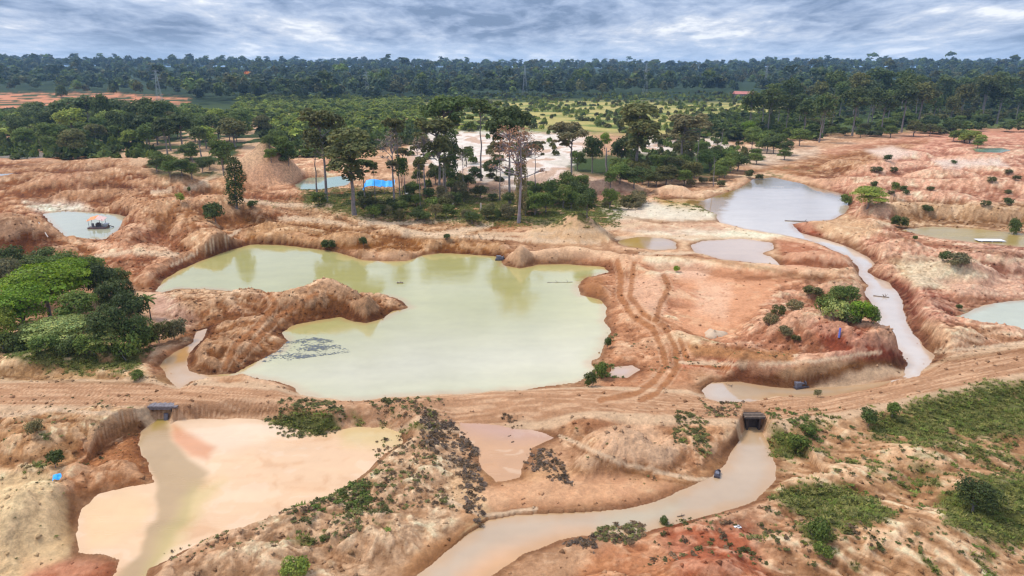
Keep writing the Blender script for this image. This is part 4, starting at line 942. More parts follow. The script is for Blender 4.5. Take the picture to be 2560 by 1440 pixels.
# leaf base colours (albedo)
G_DARK = (0.072, 0.100, 0.036); G_DEEP = (0.052, 0.072, 0.030); G_OLIVE = (0.098, 0.102, 0.046); G_MID = (0.105, 0.150, 0.044); G_BRIGHT = (0.135, 0.215, 0.022)
G_PALE = (0.24, 0.28, 0.13); G_GREY = (0.165, 0.150, 0.105); G_LILAC = (0.25, 0.19, 0.20); G_RED = (0.27, 0.16, 0.15); G_YEL = (0.20, 0.25, 0.065); G_BLUE = (0.070, 0.105, 0.068)
T = [ # the island of tall trees in the middle
 ('tree','tree','tall_b',815,505,272,92,G_OLIVE,'tall broad-crowned tree with thin dark trunk beside the teal pond',0),
 ('tree','tree','tall_d',793,482,360,56,G_MID,'slender tree with small green crown leaning left in front of the sand heap',0),
 ('tree','tree','tall_c',886,537,320,102,G_OLIVE,'big dense olive tree on a pale trunk left of the blue tarp',0),
 ('tree','tree','tall_d',914,520,396,52,G_DARK,'thin tree just left of the blue tarp shelter',0),
 ('dead_tree','dead tree','dead_slim',985,505,312,62,G_LILAC,'leafless grey-lilac tree rising behind the blue tarp shelter',0),
 ('tree','tree','tall_d',1000,498,292,44,G_OLIVE,'narrow tree with high thin crown right behind the leafless lilac tree',0),
 ('tree','tree','small_tree',1008,500,394,44,G_MID,'small bright tree directly right of the blue tarp shelter',0),
 ('dead_tree','dead tree','dead_slim',1064,485,318,56,G_LILAC,'greyish half-dead tree with twiggy crown in the middle grove',0),
 ('tree','tree','tall_b',1096,495,294,86,G_OLIVE,'tree with green rounded crown on several bare pale stems in the middle grove',0),
 ('tree','tree','vine_column',1130,478,322,42,G_DARK,'dark vine-wrapped column of a tree at the right of the middle grove',0),
 ('tree','tree','tall_a',1112,470,234,116,G_DARK,'tallest tree of the middle grove with broad flat crown',0),
 ('tree','tree','tall_d',1203,452,244,64,G_DARK,'slim tall tree standing alone over the white sand',0),
 ('tree','tree','tall_a',1275,508,262,94,G_DEEP,'tall tree with nearly black round crown above the reddish dead tree',0),
 ('dead_tree','dead tree','dead_tall',1296,557,308,112,G_RED,'tall dead tree with reddish grey crown standing on the pond bank',0),
 ('tree','tree','vine_column',1302,548,372,36,G_GREY,'grey-green creeper column clinging beside the tall dead tree trunk',0),
 ('tree','tree','tall_d',1250,500,352,40,G_GREY,'thin greyish tree left of the tall dead tree',0),
 ('tree','tree','tall_d',1338,500,350,40,G_GREY,'thin ragged tree right of the tall dead tree',0),
 ('tree','tree','tall_a',1428,472,302,82,G_GREY,'grey-barked tree with flat thin crown at the head of the white sand track',0),
 ('tree','tree','tall_c',1590,446,258,92,G_OLIVE,'big tall tree with open olive crown right of the white sand track',0),
 ('tree','tree','vine_column',1578,430,300,34,G_DARK,'dark creeper-covered trunk against the big olive tree',0),
 ('tree','tree','tall_b',1706,425,284,84,G_GREY,'open grey-green crowned tree over the right end of the grove',0),
 ('tree','tree','tall_d',1742,412,300,42,G_GREY,'second thinner tree directly right of the open grey-green crown',0),
 ('dead_tree','dead tree','pole',1797,402,322,12,G_GREY,'bare dead trunk standing beyond the bushes left of the mirror pond',0),
 ('dead_tree','dead tree','pole',1783,466,392,12,G_GREY,'thin dead trunk at the shore of the mirror pond',0),
 ('dead_tree','dead tree','pole',1518,428,370,30,G_GREY,'short broken pale trunk between two dark trees',0),
 ('tree','tree','small_tree',1648,402,346,20,G_DEEP,'small spindly dark tree on the white sand',0),
 ('tree','tree','small_tree',1667,402,374,13,G_DEEP,'smallest spindly dark tree on the white sand',0),
 ('tree','tree','round_c',1512,378,330,36,G_BRIGHT,'small bright green tree above the broken pale trunk',0),
 ('tree','tree','wide_b',1480,432,340,64,G_DARK,'dark dense tree left of the broken pale trunk',0),
 ('tree','tree','wide_b',1552,428,342,66,G_DEEP,'dark dense tree right of the broken pale trunk',0),
 ('tree','tree','wide_a',1444,426,376,48,G_MID,'low green tree at the left foot of the dark dense tree',0),
 ('tree','tree','vine_column',592,522,392,52,G_DARK,'leaning dark vine-covered tree alone on the brown ridge',0.05),
 ('tree','tree','wide_b',560,440,345,66,G_MID,'greyish green tree behind the vine-covered tree',0),
 ('bush','bush','bush_a',540,558,503,68,G_DARK,'dark bush at the foot of the vine-covered tree',0),
 ('bush','bush','bush_a',633,520,500,34,G_DARK,'small dark bush right of the vine-covered tree',0),
 ('bush','bush','bush_a',452,508,480,26,G_YEL,'bright green bush on the brown slope',0),
 ('bush','bush','bush_a',473,482,466,12,G_MID,'tiny bush up the brown slope',0),
 ('bush','bush','bush_b',796,512,482,50,G_MID,'bush at the foot of the thin dark trunk by the teal pond',0),
 ('tree','tree','vine_column',1924,332,244,26,G_DEEP,'narrow dark column tree at the left end of the right forest',0),
 ('tree','tree','round_c',1870,345,300,46,G_BRIGHT,'bright green round tree left of the right forest',0),
 ('tree','tree','round_c',1990,318,300,24,G_BRIGHT,'tiny bright green tree at the edge of the right forest',0),
 ('bush','bush','bush_a',1692,680,664,24,G_BRIGHT,'lone bright green bush on the pink flat',0),
 ('tree','tree','layered',2168,522,466,86,G_YEL,'spreading green tree at the right shore of the mirror pond',0),
 ('tree','tree','small_tree',2234,500,456,28,G_MID,'small upright tree above the spreading green tree',0),
 ('bush','bush','bush_b',2245,568,541,52,G_DARK,'dark bush on the brown cut bank left of the olive pond',0),
 ('bush','bush','bush_b',2535,590,550,44,G_DARK,'dark bush on the brown cut bank at the right edge',0),
 ('bush','bush','bush_a',2286,602,588,18,G_MID,'small bush on the pink mound before the olive pond',0),
 ('bush','bush','bush_b',2115,512,488,40,G_MID,'low bush at the foot of the spreading green tree',0),
 ('bush','bush','round_b',2105,768,716,96,G_MID,'rounded green bush at the top of the red mound',0),
 ('bush','bush','bush_b',2060,782,742,80,G_MID,'green bush at the left of the red mound thicket',0),
 ('bush','bush','bush_b',2090,800,758,84,G_PALE,'grey-green bush in the middle of the red mound thicket',0),
 ('bush','bush','round_a',2150,806,752,80,G_BRIGHT,'bright green bush at the right edge of the red mound thicket',0),
 ('bush','bush','bush_b',2178,808,768,50,G_MID,'green bush hanging over the stream side of the red mound',0),
 ('bush','bush','bush_b',2125,812,776,66,G_DARK,'dark green bush low in front of the red mound thicket',0),
 ('bush','bush','bush_b',2030,738,716,60,G_OLIVE,'olive scrubby bush at the top left of the red mound',0),
 ('bush','bush','bush_b',1985,776,754,56,G_GREY,'dry grey scrub bush on the upper left flank of the red mound',0),
 ('bush','bush','bush_b',1945,792,766,44,G_OLIVE,'dry olive scrub on the outer left flank of the red mound',0),
 ('bush','bush','bush_b',1925,812,788,48,G_GREY,'dry grey scrub bush lower on the left flank of the red mound',0),
 ('bush','bush','bush_b',1965,838,818,50,G_GREY,'dry scrub bush lowest on the left flank of the red mound',0),
 ('bush','bush','bush_b',1988,852,838,30,G_OLIVE,'tiny dry scrub at the foot of the red mound left flank',0),
 ('bush','bush','round_b',2432,1282,1206,118,G_DEEP,'big dark round bush in the grass at lower right',0),
 ('bush','bush','bush_a',2170,1062,1020,58,G_DARK,'dark bush on the slope below the road at right',0),
 ('bush','bush','bush_a',2230,1045,1005,46,G_MID,'green bush right of the dark bush below the road',0),
 ('bush','bush','bush_a',2020,1085,1062,50,G_MID,'low green bush right of the culvert',0),
 ('bush','bush','bush_b',1990,1130,1090,70,G_MID,'green bush along the ditch right of the grey stream',0),
 ('bush','bush','bush_b',2040,1350,1305,76,G_MID,'low green bush below the lower right grass patch',0),
 ('bush','bush','bush_b',2055,1390,1360,60,G_MID,'low green bush farther down the lower right slope',0),
 ('bush','bush','bush_a',140,1170,1126,56,G_DARK,'green bush beside the blue plastic sheet at lower left',0),
 ('bush','bush','bush_b',86,1086,1054,54,G_GREY,'olive bush on the sandy bank at left',0),
 ('bush','bush','bush_b',347,948,928,44,G_MID,'small bush on the bank left of the plank bridge',0),
 ('bush','bush','bush_b',740,1445,1405,90,G_YEL,'bright green bush at the bottom edge left of centre',0),
 ('bush','bush','bush_b',1478,966,935,44,G_DARK,'dark weedy bush in the shallow water at the pond corner',0),
 ('bush','bush','bush_b',1500,945,910,50,G_MID,'green weedy bush at the pond corner beside the pink puddle',0),
 ('bush','bush','bush_a',1518,872,842,26,G_DARK,'small dark weed clump on the right shore of the large pond',0),
 ('bush','bush','bush_a',908,618,590,26,G_DARK,'small bush on the bank above the large pond, left one',0),
 ('bush','bush','bush_a',1117,600,584,26,G_DARK,'small bush on the bank above the large pond, right one',0),
 ('bush','bush','bush_b',820,622,600,46,G_DARK,'bushy gully plant above the upper shore of the large pond',0),
 ('bush','bush','bush_b',1658,1312,1294,30,G_DARK,'dark bush on the lower shore of the grey stream',0),
 ('bush','bush','bush_a',2044,992,974,26,G_GREY,'grey-green bush in the long pool beside the road',0),
 ('bush','bush','bush_a',2395,775,760,22,G_DARK,'small dark bush at the left tip of the turquoise pond',0),
 ('bush','bush','bush_b',2360,652,630,44,G_DARK,'dark bush behind the pale gullied mound',0),
 ('bush','bush','bush_b',2400,665,636,70,G_GREY,'dry reddish bush behind the pale gullied mound',0),
 ('tree','tree','wide_b',158,262,212,36,G_DARK,'dark tree standing in front of the red clearings at far left',0),
]
for a in T: plant(a[0], a[1], a[2], a[3], a[4], a[5], a[6], a[7], a[8], lean=a[9])
LC = 'trees of the thicket at the left edge'
LT = [ # thicket at the left edge
 ('round_b',30,702,620,110,G_DARK,'dark tree at the far left back of the left thicket'),('round_a',110,706,622,100,G_DARK,'second dark tree along the back of the left thicket'),
 ('round_c',175,710,624,90,G_MID,'light green tree at the back right of the left thicket'),('round_b',228,700,640,80,G_MID,'small green tree at the back right corner of the left thicket'),
 ('layered',25,770,648,120,G_GREY,'greyish tree at the left edge of the left thicket'),('layered',130,800,662,190,G_BRIGHT,'brightest lime green layered tree in the left thicket'),
 ('layered',190,765,648,130,G_BRIGHT,'lime green tree behind the brightest one in the left thicket'),('layered',70,840,712,150,G_BRIGHT,'lime green tree lower left in the left thicket'),
 ('round_b',60,770,680,110,G_MID,'mid green tree between the lime trees in the left thicket'),('round_b',10,872,768,110,G_YEL,'yellowish green tree at the left edge low in the thicket'),
 ('round_c',205,830,724,110,G_MID,'mid green tree in the centre of the left thicket'),('round_b',262,760,660,90,G_DEEP,'very dark tree right of the lime trees in the thicket'),
 ('round_c',240,740,655,80,G_DARK,'dark tree with a bare grey limb at the thicket right rear'),('round_a',290,800,700,100,G_DEEP,'black-green tree in the right of the left thicket'),
 ('round_b',330,825,730,100,G_DEEP,'black-green rounded tree at the right side of the left thicket'),('vine_column',332,790,700,34,G_DEEP,'dark narrow pointed tree at the right side of the left thicket'),
 ('palm',378,800,738,50,G_MID,'small palm at the right edge of the left thicket'),
 ('round_b',280,868,770,110,G_DARK,'dark tree low on the right in the left thicket'),('round_b',345,880,790,90,G_DARK,'dark tree at the lower right corner of the left thicket'),
 ('bush_b',322,898,838,90,G_MID,'green bush at the lower right foot of the left thicket'),('bush_b',365,872,824,80,G_MID,'second green bush at the lower right foot of the thicket'),
 ('layered',150,862,798,140,G_PALE,'pale silvery green shrub in front of the left thicket'),('layered',80,858,806,80,G_PALE,'small pale silvery shrub front left of the thicket'),
 ('layered',190,850,788,80,G_PALE,'pale silvery shrub behind the largest silvery one'),('layered',268,872,812,80,G_PALE,'pale shrub at the right of the silvery shrubs'),
 ('bush_b',230,890,838,90,G_MID,'mid green bush at the front of the left thicket'),('bush_b',170,884,850,80,G_DARK,'dark low bush below the silvery shrubs'),
 ('bush_b',110,878,840,90,G_MID,'green low bush front left below the thicket'),('bush_b',40,880,835,90,G_DARK,'dark low bush at the left front of the thicket'),
 ('bush_b',400,860,808,80,G_OLIVE,'olive brown scrub bush right of the left thicket'),('bush_b',440,850,802,70,G_GREY,'dry brown scrub bush beside the small stream'),
 ('round_b',150,742,640,110,G_MID,'mid green tree behind the lime green trees'),('round_c',85,730,640,90,G_DARK,'dark tree behind the lime trees at far left'),
 ('round_a',300,730,668,70,G_DARK,'isolated dark tree on the red slope behind the thicket'),
]
for k, u, vb, vt, w, c, lb in LT:
    b_ = 'bush' in k
    plant('bush' if b_ else ('palm_tree' if k == 'palm' else 'tree'), 'bush' if b_ else ('palm' if k == 'palm' else 'tree'), k, u, vb, vt, w, c, lb, group=LC)
ORD = 'first second third fourth fifth sixth seventh eighth ninth tenth eleventh twelfth thirteenth fourteenth fifteenth sixteenth seventeenth eighteenth nineteenth twentieth twenty-first twenty-second twenty-third twenty-fourth twenty-fifth twenty-sixth twenty-seventh twenty-eighth twenty-ninth thirtieth'.split()
def scatter(poly, n, kinds, hpx, wfac, cols, name, cat, label, group, seed, persp=True):
    r = random.Random(seed); P = np.array(poly, float); k = 0; tries = 0; pts = []
    while k < n and tries < n * 30:
        tries += 1
        u = r.uniform(P[:, 0].min(), P[:, 0].max()); v = r.uniform(P[:, 1].min(), P[:, 1].max())
        if not inside(np.array([u]), np.array([v]), poly)[0]: continue
        if 900 < u < 1000 and 468 < v < 512: continue
        if any(abs(u - a) < hpx[0] * .42 and abs(v - b) < hpx[0] * .16 for a, b in pts): continue
        pts.append((u, v)); k += 1
    pts.sort(key=lambda p: -p[1]); n_ = len(pts)
    rows = [pts] if n_ <= 12 else ([pts[:n_ // 2], pts[n_ // 2:]] if n_ <= 30 else [pts[:n_ // 3], pts[n_ // 3:2 * n_ // 3], pts[2 * n_ // 3:]])
    rn = {1: [''], 2: ['front row, ', 'back row, '], 3: ['front row, ', 'middle row, ', 'back row, ']}[len(rows)]
    for ri, row in enumerate(rows):
        row.sort()
        for ci, (u, v) in enumerate(row):
            h = r.uniform(*hpx); kd = r.choice(kinds)
            where = rn[ri] + ('leftmost' if ci == 0 else 'rightmost' if ci == len(row) - 1 else ORD[ci] + ' from left')
            plant(name, cat, kd, u, v, v - h, h * wfac * r.uniform(.8, 1.2), r.choice(cols), label + ', ' + where, group)
scatter([(40,372),(140,395),(180,395),(330,400),(340,380),(600,372),(700,345),(640,318),(300,300),(60,330)], 44, ['wide_a','wide_b','wide_a'], (44,74), 1.12, [G_DARK,G_MID,G_MID,G_YEL,G_OLIVE],
        'tree','tree','leafy tree in the wood behind brown ridges', 'trees of the wood behind the brown ridges', 1)
scatter([(140,360),(300,385),(520,395),(520,350),(330,330),(150,330)], 13, ['wide_b','forest_b'], (70,104), .75, [G_DARK,G_DEEP],
        'tree','tree','taller tree in the wood behind brown ridges', 'taller trees of the wood behind the brown ridges', 2)
scatter([(340,420),(400,450),(430,455),(560,440),(560,400),(420,395)], 11, ['round_a','round_b'], (30,48), 1.2, [G_DARK,G_MID],
        'tree','tree','small green tree on top of the brown ridge', 'small trees on the brown ridge', 3)
scatter([(60,380),(130,385),(120,345),(20,345)], 6, ['wide_a'], (32,48), 1.1, [G_OLIVE,G_MID], 'tree','tree','small olive tree beside the lavender pond at the left edge','trees beside the lavender pond', 4)
scatter([(-20,335),(300,330),(260,280),(-20,300)], 20, ['wide_a','wide_b'], (28,44), 1.3, [G_DARK,G_MID], 'tree','tree','green tree in front of the red clearings at far left','trees before the red clearings', 5)
scatter([(1850,345),(2030,360),(2250,335),(2560,310),(2600,270),(2200,285),(1900,300)], 62, ['forest_a','forest_b','forest_c','forest_b'], (84,128), .62, [G_DARK,G_OLIVE,G_DEEP,G_DARK,G_BLUE],
        'tree','tree','tall dark tree of the right forest','trees of the right forest', 6)
scatter([(1870,388),(2020,390),(2020,360),(1870,355)], 9, ['wide_a'], (34,48), 1.35, [G_DARK,G_MID], 'tree','tree','rounded green tree in front of the right forest','rounded trees before the right forest', 7)
scatter([(1880,418),(1960,412),(1960,395),(1880,400)], 3, ['round_a'], (26,32), 1.5, [G_MID], 'bush','bush','round green bush by the upper shore of the mirror pond','bushes by the upper shore', 8)
scatter([(2020,345),(2300,345),(2560,318),(2560,300),(2000,325)], 26, ['wide_a','round_a'], (22,40), 1.5, [G_MID,G_OLIVE,G_DARK], 'tree','tree','lower tree at the right forest foot','lower trees at the foot of the right forest', 9)
scatter([(2330,372),(2460,375),(2470,350),(2400,345)], 8, ['round_a','bush_a'], (18,34), 1.6, [G_MID,G_YEL], 'bush','bush','green bush beside the thin turquoise pond','bushes beside the thin turquoise pond', 10)
scatter([(1520,470),(1700,475),(1840,452),(1850,400),(1720,395),(1600,420),(1530,440)], 36, ['round_a','wide_a','round_b'], (34,56), 1.3, [G_DARK,G_MID,G_MID,G_OLIVE], 'tree','tree','leafy tree left of the mirror pond','trees of the thicket left of the mirror pond', 11)
scatter([(1310,545),(1480,545),(1530,520),(1460,480),(1300,475)], 18, ['round_a','round_b'], (38,62), 1.2, [G_DARK,G_MID,G_MID], 'bush','bush','dense green bush right of the dead tree','dense bushes right of the tall dead tree', 12)
scatter([(900,548),(1280,565),(1290,520),(1200,480),(920,480)], 52, ['bush_a','bush_b','round_b'], (18,36), 1.5, [G_DARK,G_MID,G_OLIVE,G_GREY], 'bush','bush','low green bush under the middle grove','low bushes under the middle grove', 13)
scatter([(1020,470),(1250,475),(1250,430),(1020,430)], 8, ['wide_a','round_b'], (32,54), 1.1, [G_DEEP,G_DARK], 'tree','tree','undergrowth tree behind the middle grove','undergrowth trees behind the middle grove', 14)
scatter([(1140,440),(1260,450),(1250,395),(1150,390)], 8, ['small_tree','small_tree'], (30,50), .9, [G_OLIVE,G_DARK], 'tree','tree','thin young tree against the white sand','thin young trees against the white sand', 15)
scatter([(930,520),(1160,515),(1160,470),(930,480)], 9, ['dead_slim','tall_d'], (110,150), .22, [G_GREY,G_OLIVE], 'tree','tree','thin pale-stemmed tree inside the middle grove','thin stems inside the middle grove', 16)
scatter([(600,395),(750,420),(740,380),(640,350)], 6, ['wide_a'], (36,52), 1.1, [G_MID,G_DARK], 'tree','tree','green tree just behind the conical sand heap','trees just behind the conical sand heap', 17)
scatter([(1490,520),(1580,530),(1640,505),(1560,495)], 8, ['bush_b'], (16,28), 1.8, [G_GREY,G_OLIVE], 'bush','bush','dry brown bush beside the pale flat','dry bushes beside the pale flat', 18)
scatter([(1960,470),(1850,445),(1800,470),(1740,480),(1700,460),(1850,430)], 8, ['bush_b'], (12,20), 1.9, [G_GREY,G_OLIVE], 'bush','bush','dry bush on the upper left shore of the mirror pond','dry bushes on the mirror pond shore', 19)
scatter([(2150,530),(2560,530),(2560,385),(2200,400)], 16, ['bush_b'], (8,16), 2.4, [G_OLIVE,G_DARK], 'bush','bush','small low bush on the pink terraces at right','low bushes on the pink terraces', 20)

# ------------------------------------------------------------------ merged vegetation nobody could count
def merged(name, spots, template, cols, label, mat=M_LEAF, zoff=0.0):
    Vt, Ft, Ct = template; n = len(spots); nv = len(Vt); k = Ft.shape[1]
    S = np.array(spots, float)                       # x, y, z, width scale, height scale, angle
    ca, sa = np.cos(S[:, 5]), np.sin(S[:, 5])
    X = (Vt[None, :, 0] * ca[:, None] - Vt[None, :, 1] * sa[:, None]) * S[:, 3:4] + S[:, 0:1]
    Y = (Vt[None, :, 0] * sa[:, None] + Vt[None, :, 1] * ca[:, None]) * S[:, 3:4] + S[:, 1:2]
    Z = Vt[None, :, 2] * S[:, 4:5] + S[:, 2:3] + zoff
    V = np.stack([X, Y, Z], -1).reshape(-1, 3)
    F2 = (Ft[None] + (np.arange(n) * nv)[:, None, None]).reshape(-1, k)
    Cc = (Ct[None] * np.asarray(cols)[:, None, :]).reshape(-1, 3)
    return V, F2, Cc
def put_merged(name, packs, label, kind='stuff'):
    Vs, Fs, Cs, o = [], [], [], 0
    for V, F2, Cc in packs:
        Vs.append(V); Fs.append(F2 + o); Cs.append(Cc); o += len(V)
    me = mesh_np(name, np.concatenate(Vs), np.concatenate(Fs), {'tone': np.concatenate(Cs)}, smooth=False)
    return link(name, me, M_LEAF, kind=kind, label=label)
def pick(cols, n, r, var=0.15):
    c = np.array(cols)[r.integers(0, len(cols), n)]; return c * (1 + var * r.normal(size=(n, 1)))
r = np.random.default_rng(99)
# distant forest, out to the horizon
tmpl = [leaves(domes(7, 6, 25, 6, 61 + i), 100, 3.4, 71 + i, tri=True, lump=.3) for i in range(3)]
tall = [leaves(umbrella(8, 33, 6, 5, 91 + i), 90, 3.2, 95 + i, tri=True) for i in range(2)]
n = 9500
aa = np.radians(r.uniform(-43, 43, n)); rd = 760 * (6200 / 760.0) ** (r.random(n) ** 0.9)
x = rd * np.sin(aa); y = rd * np.cos(aa)
u_, v_ = proj(x, y, zat(x, y))
limit = np.interp(u_, [0, 450, 900, 1200, 1500, 1900, 2000, 2560], [240, 264, 256, 251, 247, 240, 300, 300])
edge = limit + 10 * fbm(u_ / 60, u_ * 0 + 3, 3, 5)
clr = inside(u_, v_, [(-250,231),(300,233),(480,246),(470,268),(-250,285)]) & (r.random(n) < .88)
clr |= inside(u_, v_, [(1825,222),(1890,224),(1890,238),(1830,238)])
ok = (v_ < edge) & ~clr
x, y, rd = x[ok], y[ok], rd[ok]; n = len(x); z = zat(x, y)
sc = (1.0 + 0.6 * sst(1500, 4000, rd)) * (1 + .35 * fbm(np.arctan2(x, y) * 60, rd / 300, 3, 7)); pk = []; emg = r.random(n) < .07; sc[emg] *= 1.5
sel = r.integers(0, 7, n)
colr = pick([G_DARK, G_DEEP, G_BLUE, G_OLIVE, G_MID, (0.035,0.055,0.035), (0.035,0.055,0.035)], n, r)
for i in range(5):
    m = (sel == i) if i < 3 else (sel == i) & (r.random(n) < .35)
    if i == 2: m = m | (sel >= 5)
    if i >= 3: pass
    tt = tmpl[i] if i < 3 else tall[i - 3]
    mm = np.nonzero(m)[0]; q = len(mm)
    sp = np.stack([x[mm], y[mm], z[mm] - 1, sc[mm] * r.uniform(.75, 1.3, q), sc[mm] ** .6 * r.uniform(.65, 1.15, q), r.uniform(0, 6.28, q)], 1)
    pk.append(merged('f', sp, tt, colr[mm], ''))
o_ = np.array([[*[float(q) for q in unproj(620, 205, 0)], 0, 1.2, .9, 0]]); t_ = 1500.0 / np.hypot(o_[0, 0], o_[0, 1]); o_[0, :2] *= t_; o_[0, 2] = zat(o_[0, 0], o_[0, 1])[0] + 2
put_merged('flowering_tree', [merged('f', o_, tmpl[0], np.array([[.55, .20, .04]]), '')], 'distant tree with orange blossom crown standing out of the far forest', kind='thing')['category'] = 'tree'
put_merged('distant_forest', pk, 'distant blue-green rainforest reaching the horizon')
# scrub of the savanna and forest fringe in the middle distance
sm = [leaves(domes(2.6, 0, 3.2, 3, 101 + i), 60, 1.5, 111 + i, tri=True, lump=.35) for i in range(3)]
pk = []
def scrub(poly, n, cols, size, noise_t=None, seed=0):
    P = np.array(poly, float)
    X0, Y0 = unproj(P[:, 0], P[:, 1], 1.0); W = list(zip(X0, Y0))
    px2 = r.uniform(X0.min(), X0.max(), n * 3); 
    py2 = r.uniform(Y0.min(), Y0.max(), n * 3)
    m = inside(px2, py2, W)
    if noise_t is not None: m &= fbm(px2 / 60, py2 / 26, 4, 61) < noise_t + r.normal(size=len(px2)) * .08
    px2, py2 = px2[m][:n], py2[m][:n]; q = len(px2)
    sp = np.stack([px2, py2, zat(px2, py2) - .2, r.uniform(size[0], size[1], q), r.uniform(size[0], size[1], q) * .9, r.uniform(0, 6.28, q)], 1)
    pk.append(merged('s', sp, sm[seed % 3], pick(cols, q, r, .2), ''))
scrub([(560,240),(1960,236),(2000,300),(1880,345),(1500,335),(1100,330),(760,345)], 2100, [G_MID, G_YEL, G_YEL, G_OLIVE], (.6, 1.5), -0.02, 0)
scrub([(600,246),(1060,250),(1060,330),(760,350),(560,330)], 1100, [G_MID, G_YEL, G_YEL], (1.0, 2.2), None, 1)
scrub([(-60,285),(470,272),(600,300),(300,335),(-60,345)], 380, [G_MID, G_MID, G_YEL], (1.2, 2.6), None, 2)
scrub([(1700,300),(2000,290),(2050,350),(1750,350)], 300, [G_MID, G_DARK], (1.0, 2.2), None, 1)
scrub([(2040,345),(2560,330),(2700,330),(2700,240),(1980,250)], 620, [G_MID, G_DARK, G_OLIVE], (1.0, 2.4), None, 1)
scrub([(640,330),(1060,325),(1060,360),(700,400)], 260, [G_MID, G_DARK], (.8, 1.8), None, 0)
scrub([(1010,318),(1400,312),(1440,345),(1300,470),(1040,460)], 70, [G_MID, G_OLIVE], (.6, 1.1), None, 0)
scrub([(1560,330),(1860,330),(1880,400),(1600,400)], 130, [G_MID, G_OLIVE], (.5, 1.1), None, 0)
scrub([(0,395),(400,400),(300,340),(0,345)], 140, [G_MID, G_DARK], (.8, 1.6), None, 0)
put_merged('savanna_scrub', pk, 'pale and dark green scrub spread over the straw coloured plain')
# tufts: grass on the slopes, dead brown weeds in the seeps
def tuft(nb, h, w, seed):
    q = np.random.default_rng(seed); Vs = []
    for i in range(nb):
        a = q.uniform(0, 6.28); p = q.normal(size=2) * w * .35; d = np.array([math.cos(a), math.sin(a)]) * w * q.uniform(.3, 1.0)
        s_ = np.array([-math.sin(a), math.cos(a)]) * w * .22; hh = h * q.uniform(.5, 1)
        Vs += [(p[0] - s_[0], p[1] - s_[1], -0.03), (p[0] + s_[0], p[1] + s_[1], -0.03), (p[0] + d[0], p[1] + d[1], hh)]
    V = np.array(Vs); return V, np.arange(len(V)).reshape(-1, 3), np.repeat(q.uniform(.7, 1.3, (nb, 1)), 3, 0) * np.ones((1, 3))
tu = [tuft(14, 0.42, 0.30, 5), tuft(14, 0.30, 0.34, 6), tuft(12, 0.5, 0.22, 7)]
near_i = np.nonzero((np.hypot(GX, GY) < 250))[0]
p = green_amt[near_i] * (np.hypot(GX[near_i], GY[near_i])) ** 2; p /= p.sum()
n = 24000; idx = r.choice(near_i, n, p=p)
gx = GX[idx] + r.normal(size=n) * .15; gy = GY[idx] + r.normal(size=n) * .15
sp = np.stack([gx, gy, zat(gx, gy), r.uniform(.6, 1.5, n), r.uniform(.3, .8, n), r.uniform(0, 6.28, n)], 1)
third = n // 3; gc_ = pick([(0.19,0.20,0.07), (0.15,0.20,0.055), (0.12,0.14,0.05), (0.24,0.23,0.11)], n, r, .2)
put_merged('grass', [merged('g', sp[i * third:(i + 1) * third], tu[i], gc_[i * third:(i + 1) * third], '') for i in range(3)], 'short green grass and weeds on the sandy slopes')
DB = (0.17, 0.115, 0.10); DG = (0.17, 0.175, 0.09); DV = (0.17, 0.13, 0.15)
def debris(polys, seed):
    S = []; Cs_ = []
    q = np.random.default_rng(seed)
    for poly, n, smin, smax, cols in polys:
        P = np.array(poly, float); c_ = 0
        X0, Y0 = unproj(P[:, 0], P[:, 1], -1.0); W = list(zip(X0, Y0))
        px2 = q.uniform(X0.min(), X0.max(), n * 6); py2 = q.uniform(Y0.min(), Y0.max(), n * 6)
        m = inside(px2, py2, W) & (fbm(px2 / 2.6, py2 / 2.6, 3, seed) + .35 * q.normal(size=len(px2)) > .12)
        px2, py2 = px2[m][:n], py2[m][:n]; k = len(px2)
        zz = zat(px2, py2); s_ = smin * .6 + (smax * 1.25 - smin * .6) * q.random(k) ** 2.2
        S.append(np.stack([px2, py2, np.maximum(zz, -0.9), s_, s_ * q.uniform(.3, .8, k), q.uniform(0, 6.28, k)], 1)); Cs_.append(pick(cols, k, q, .25))
    return np.concatenate(S), np.concatenate(Cs_)
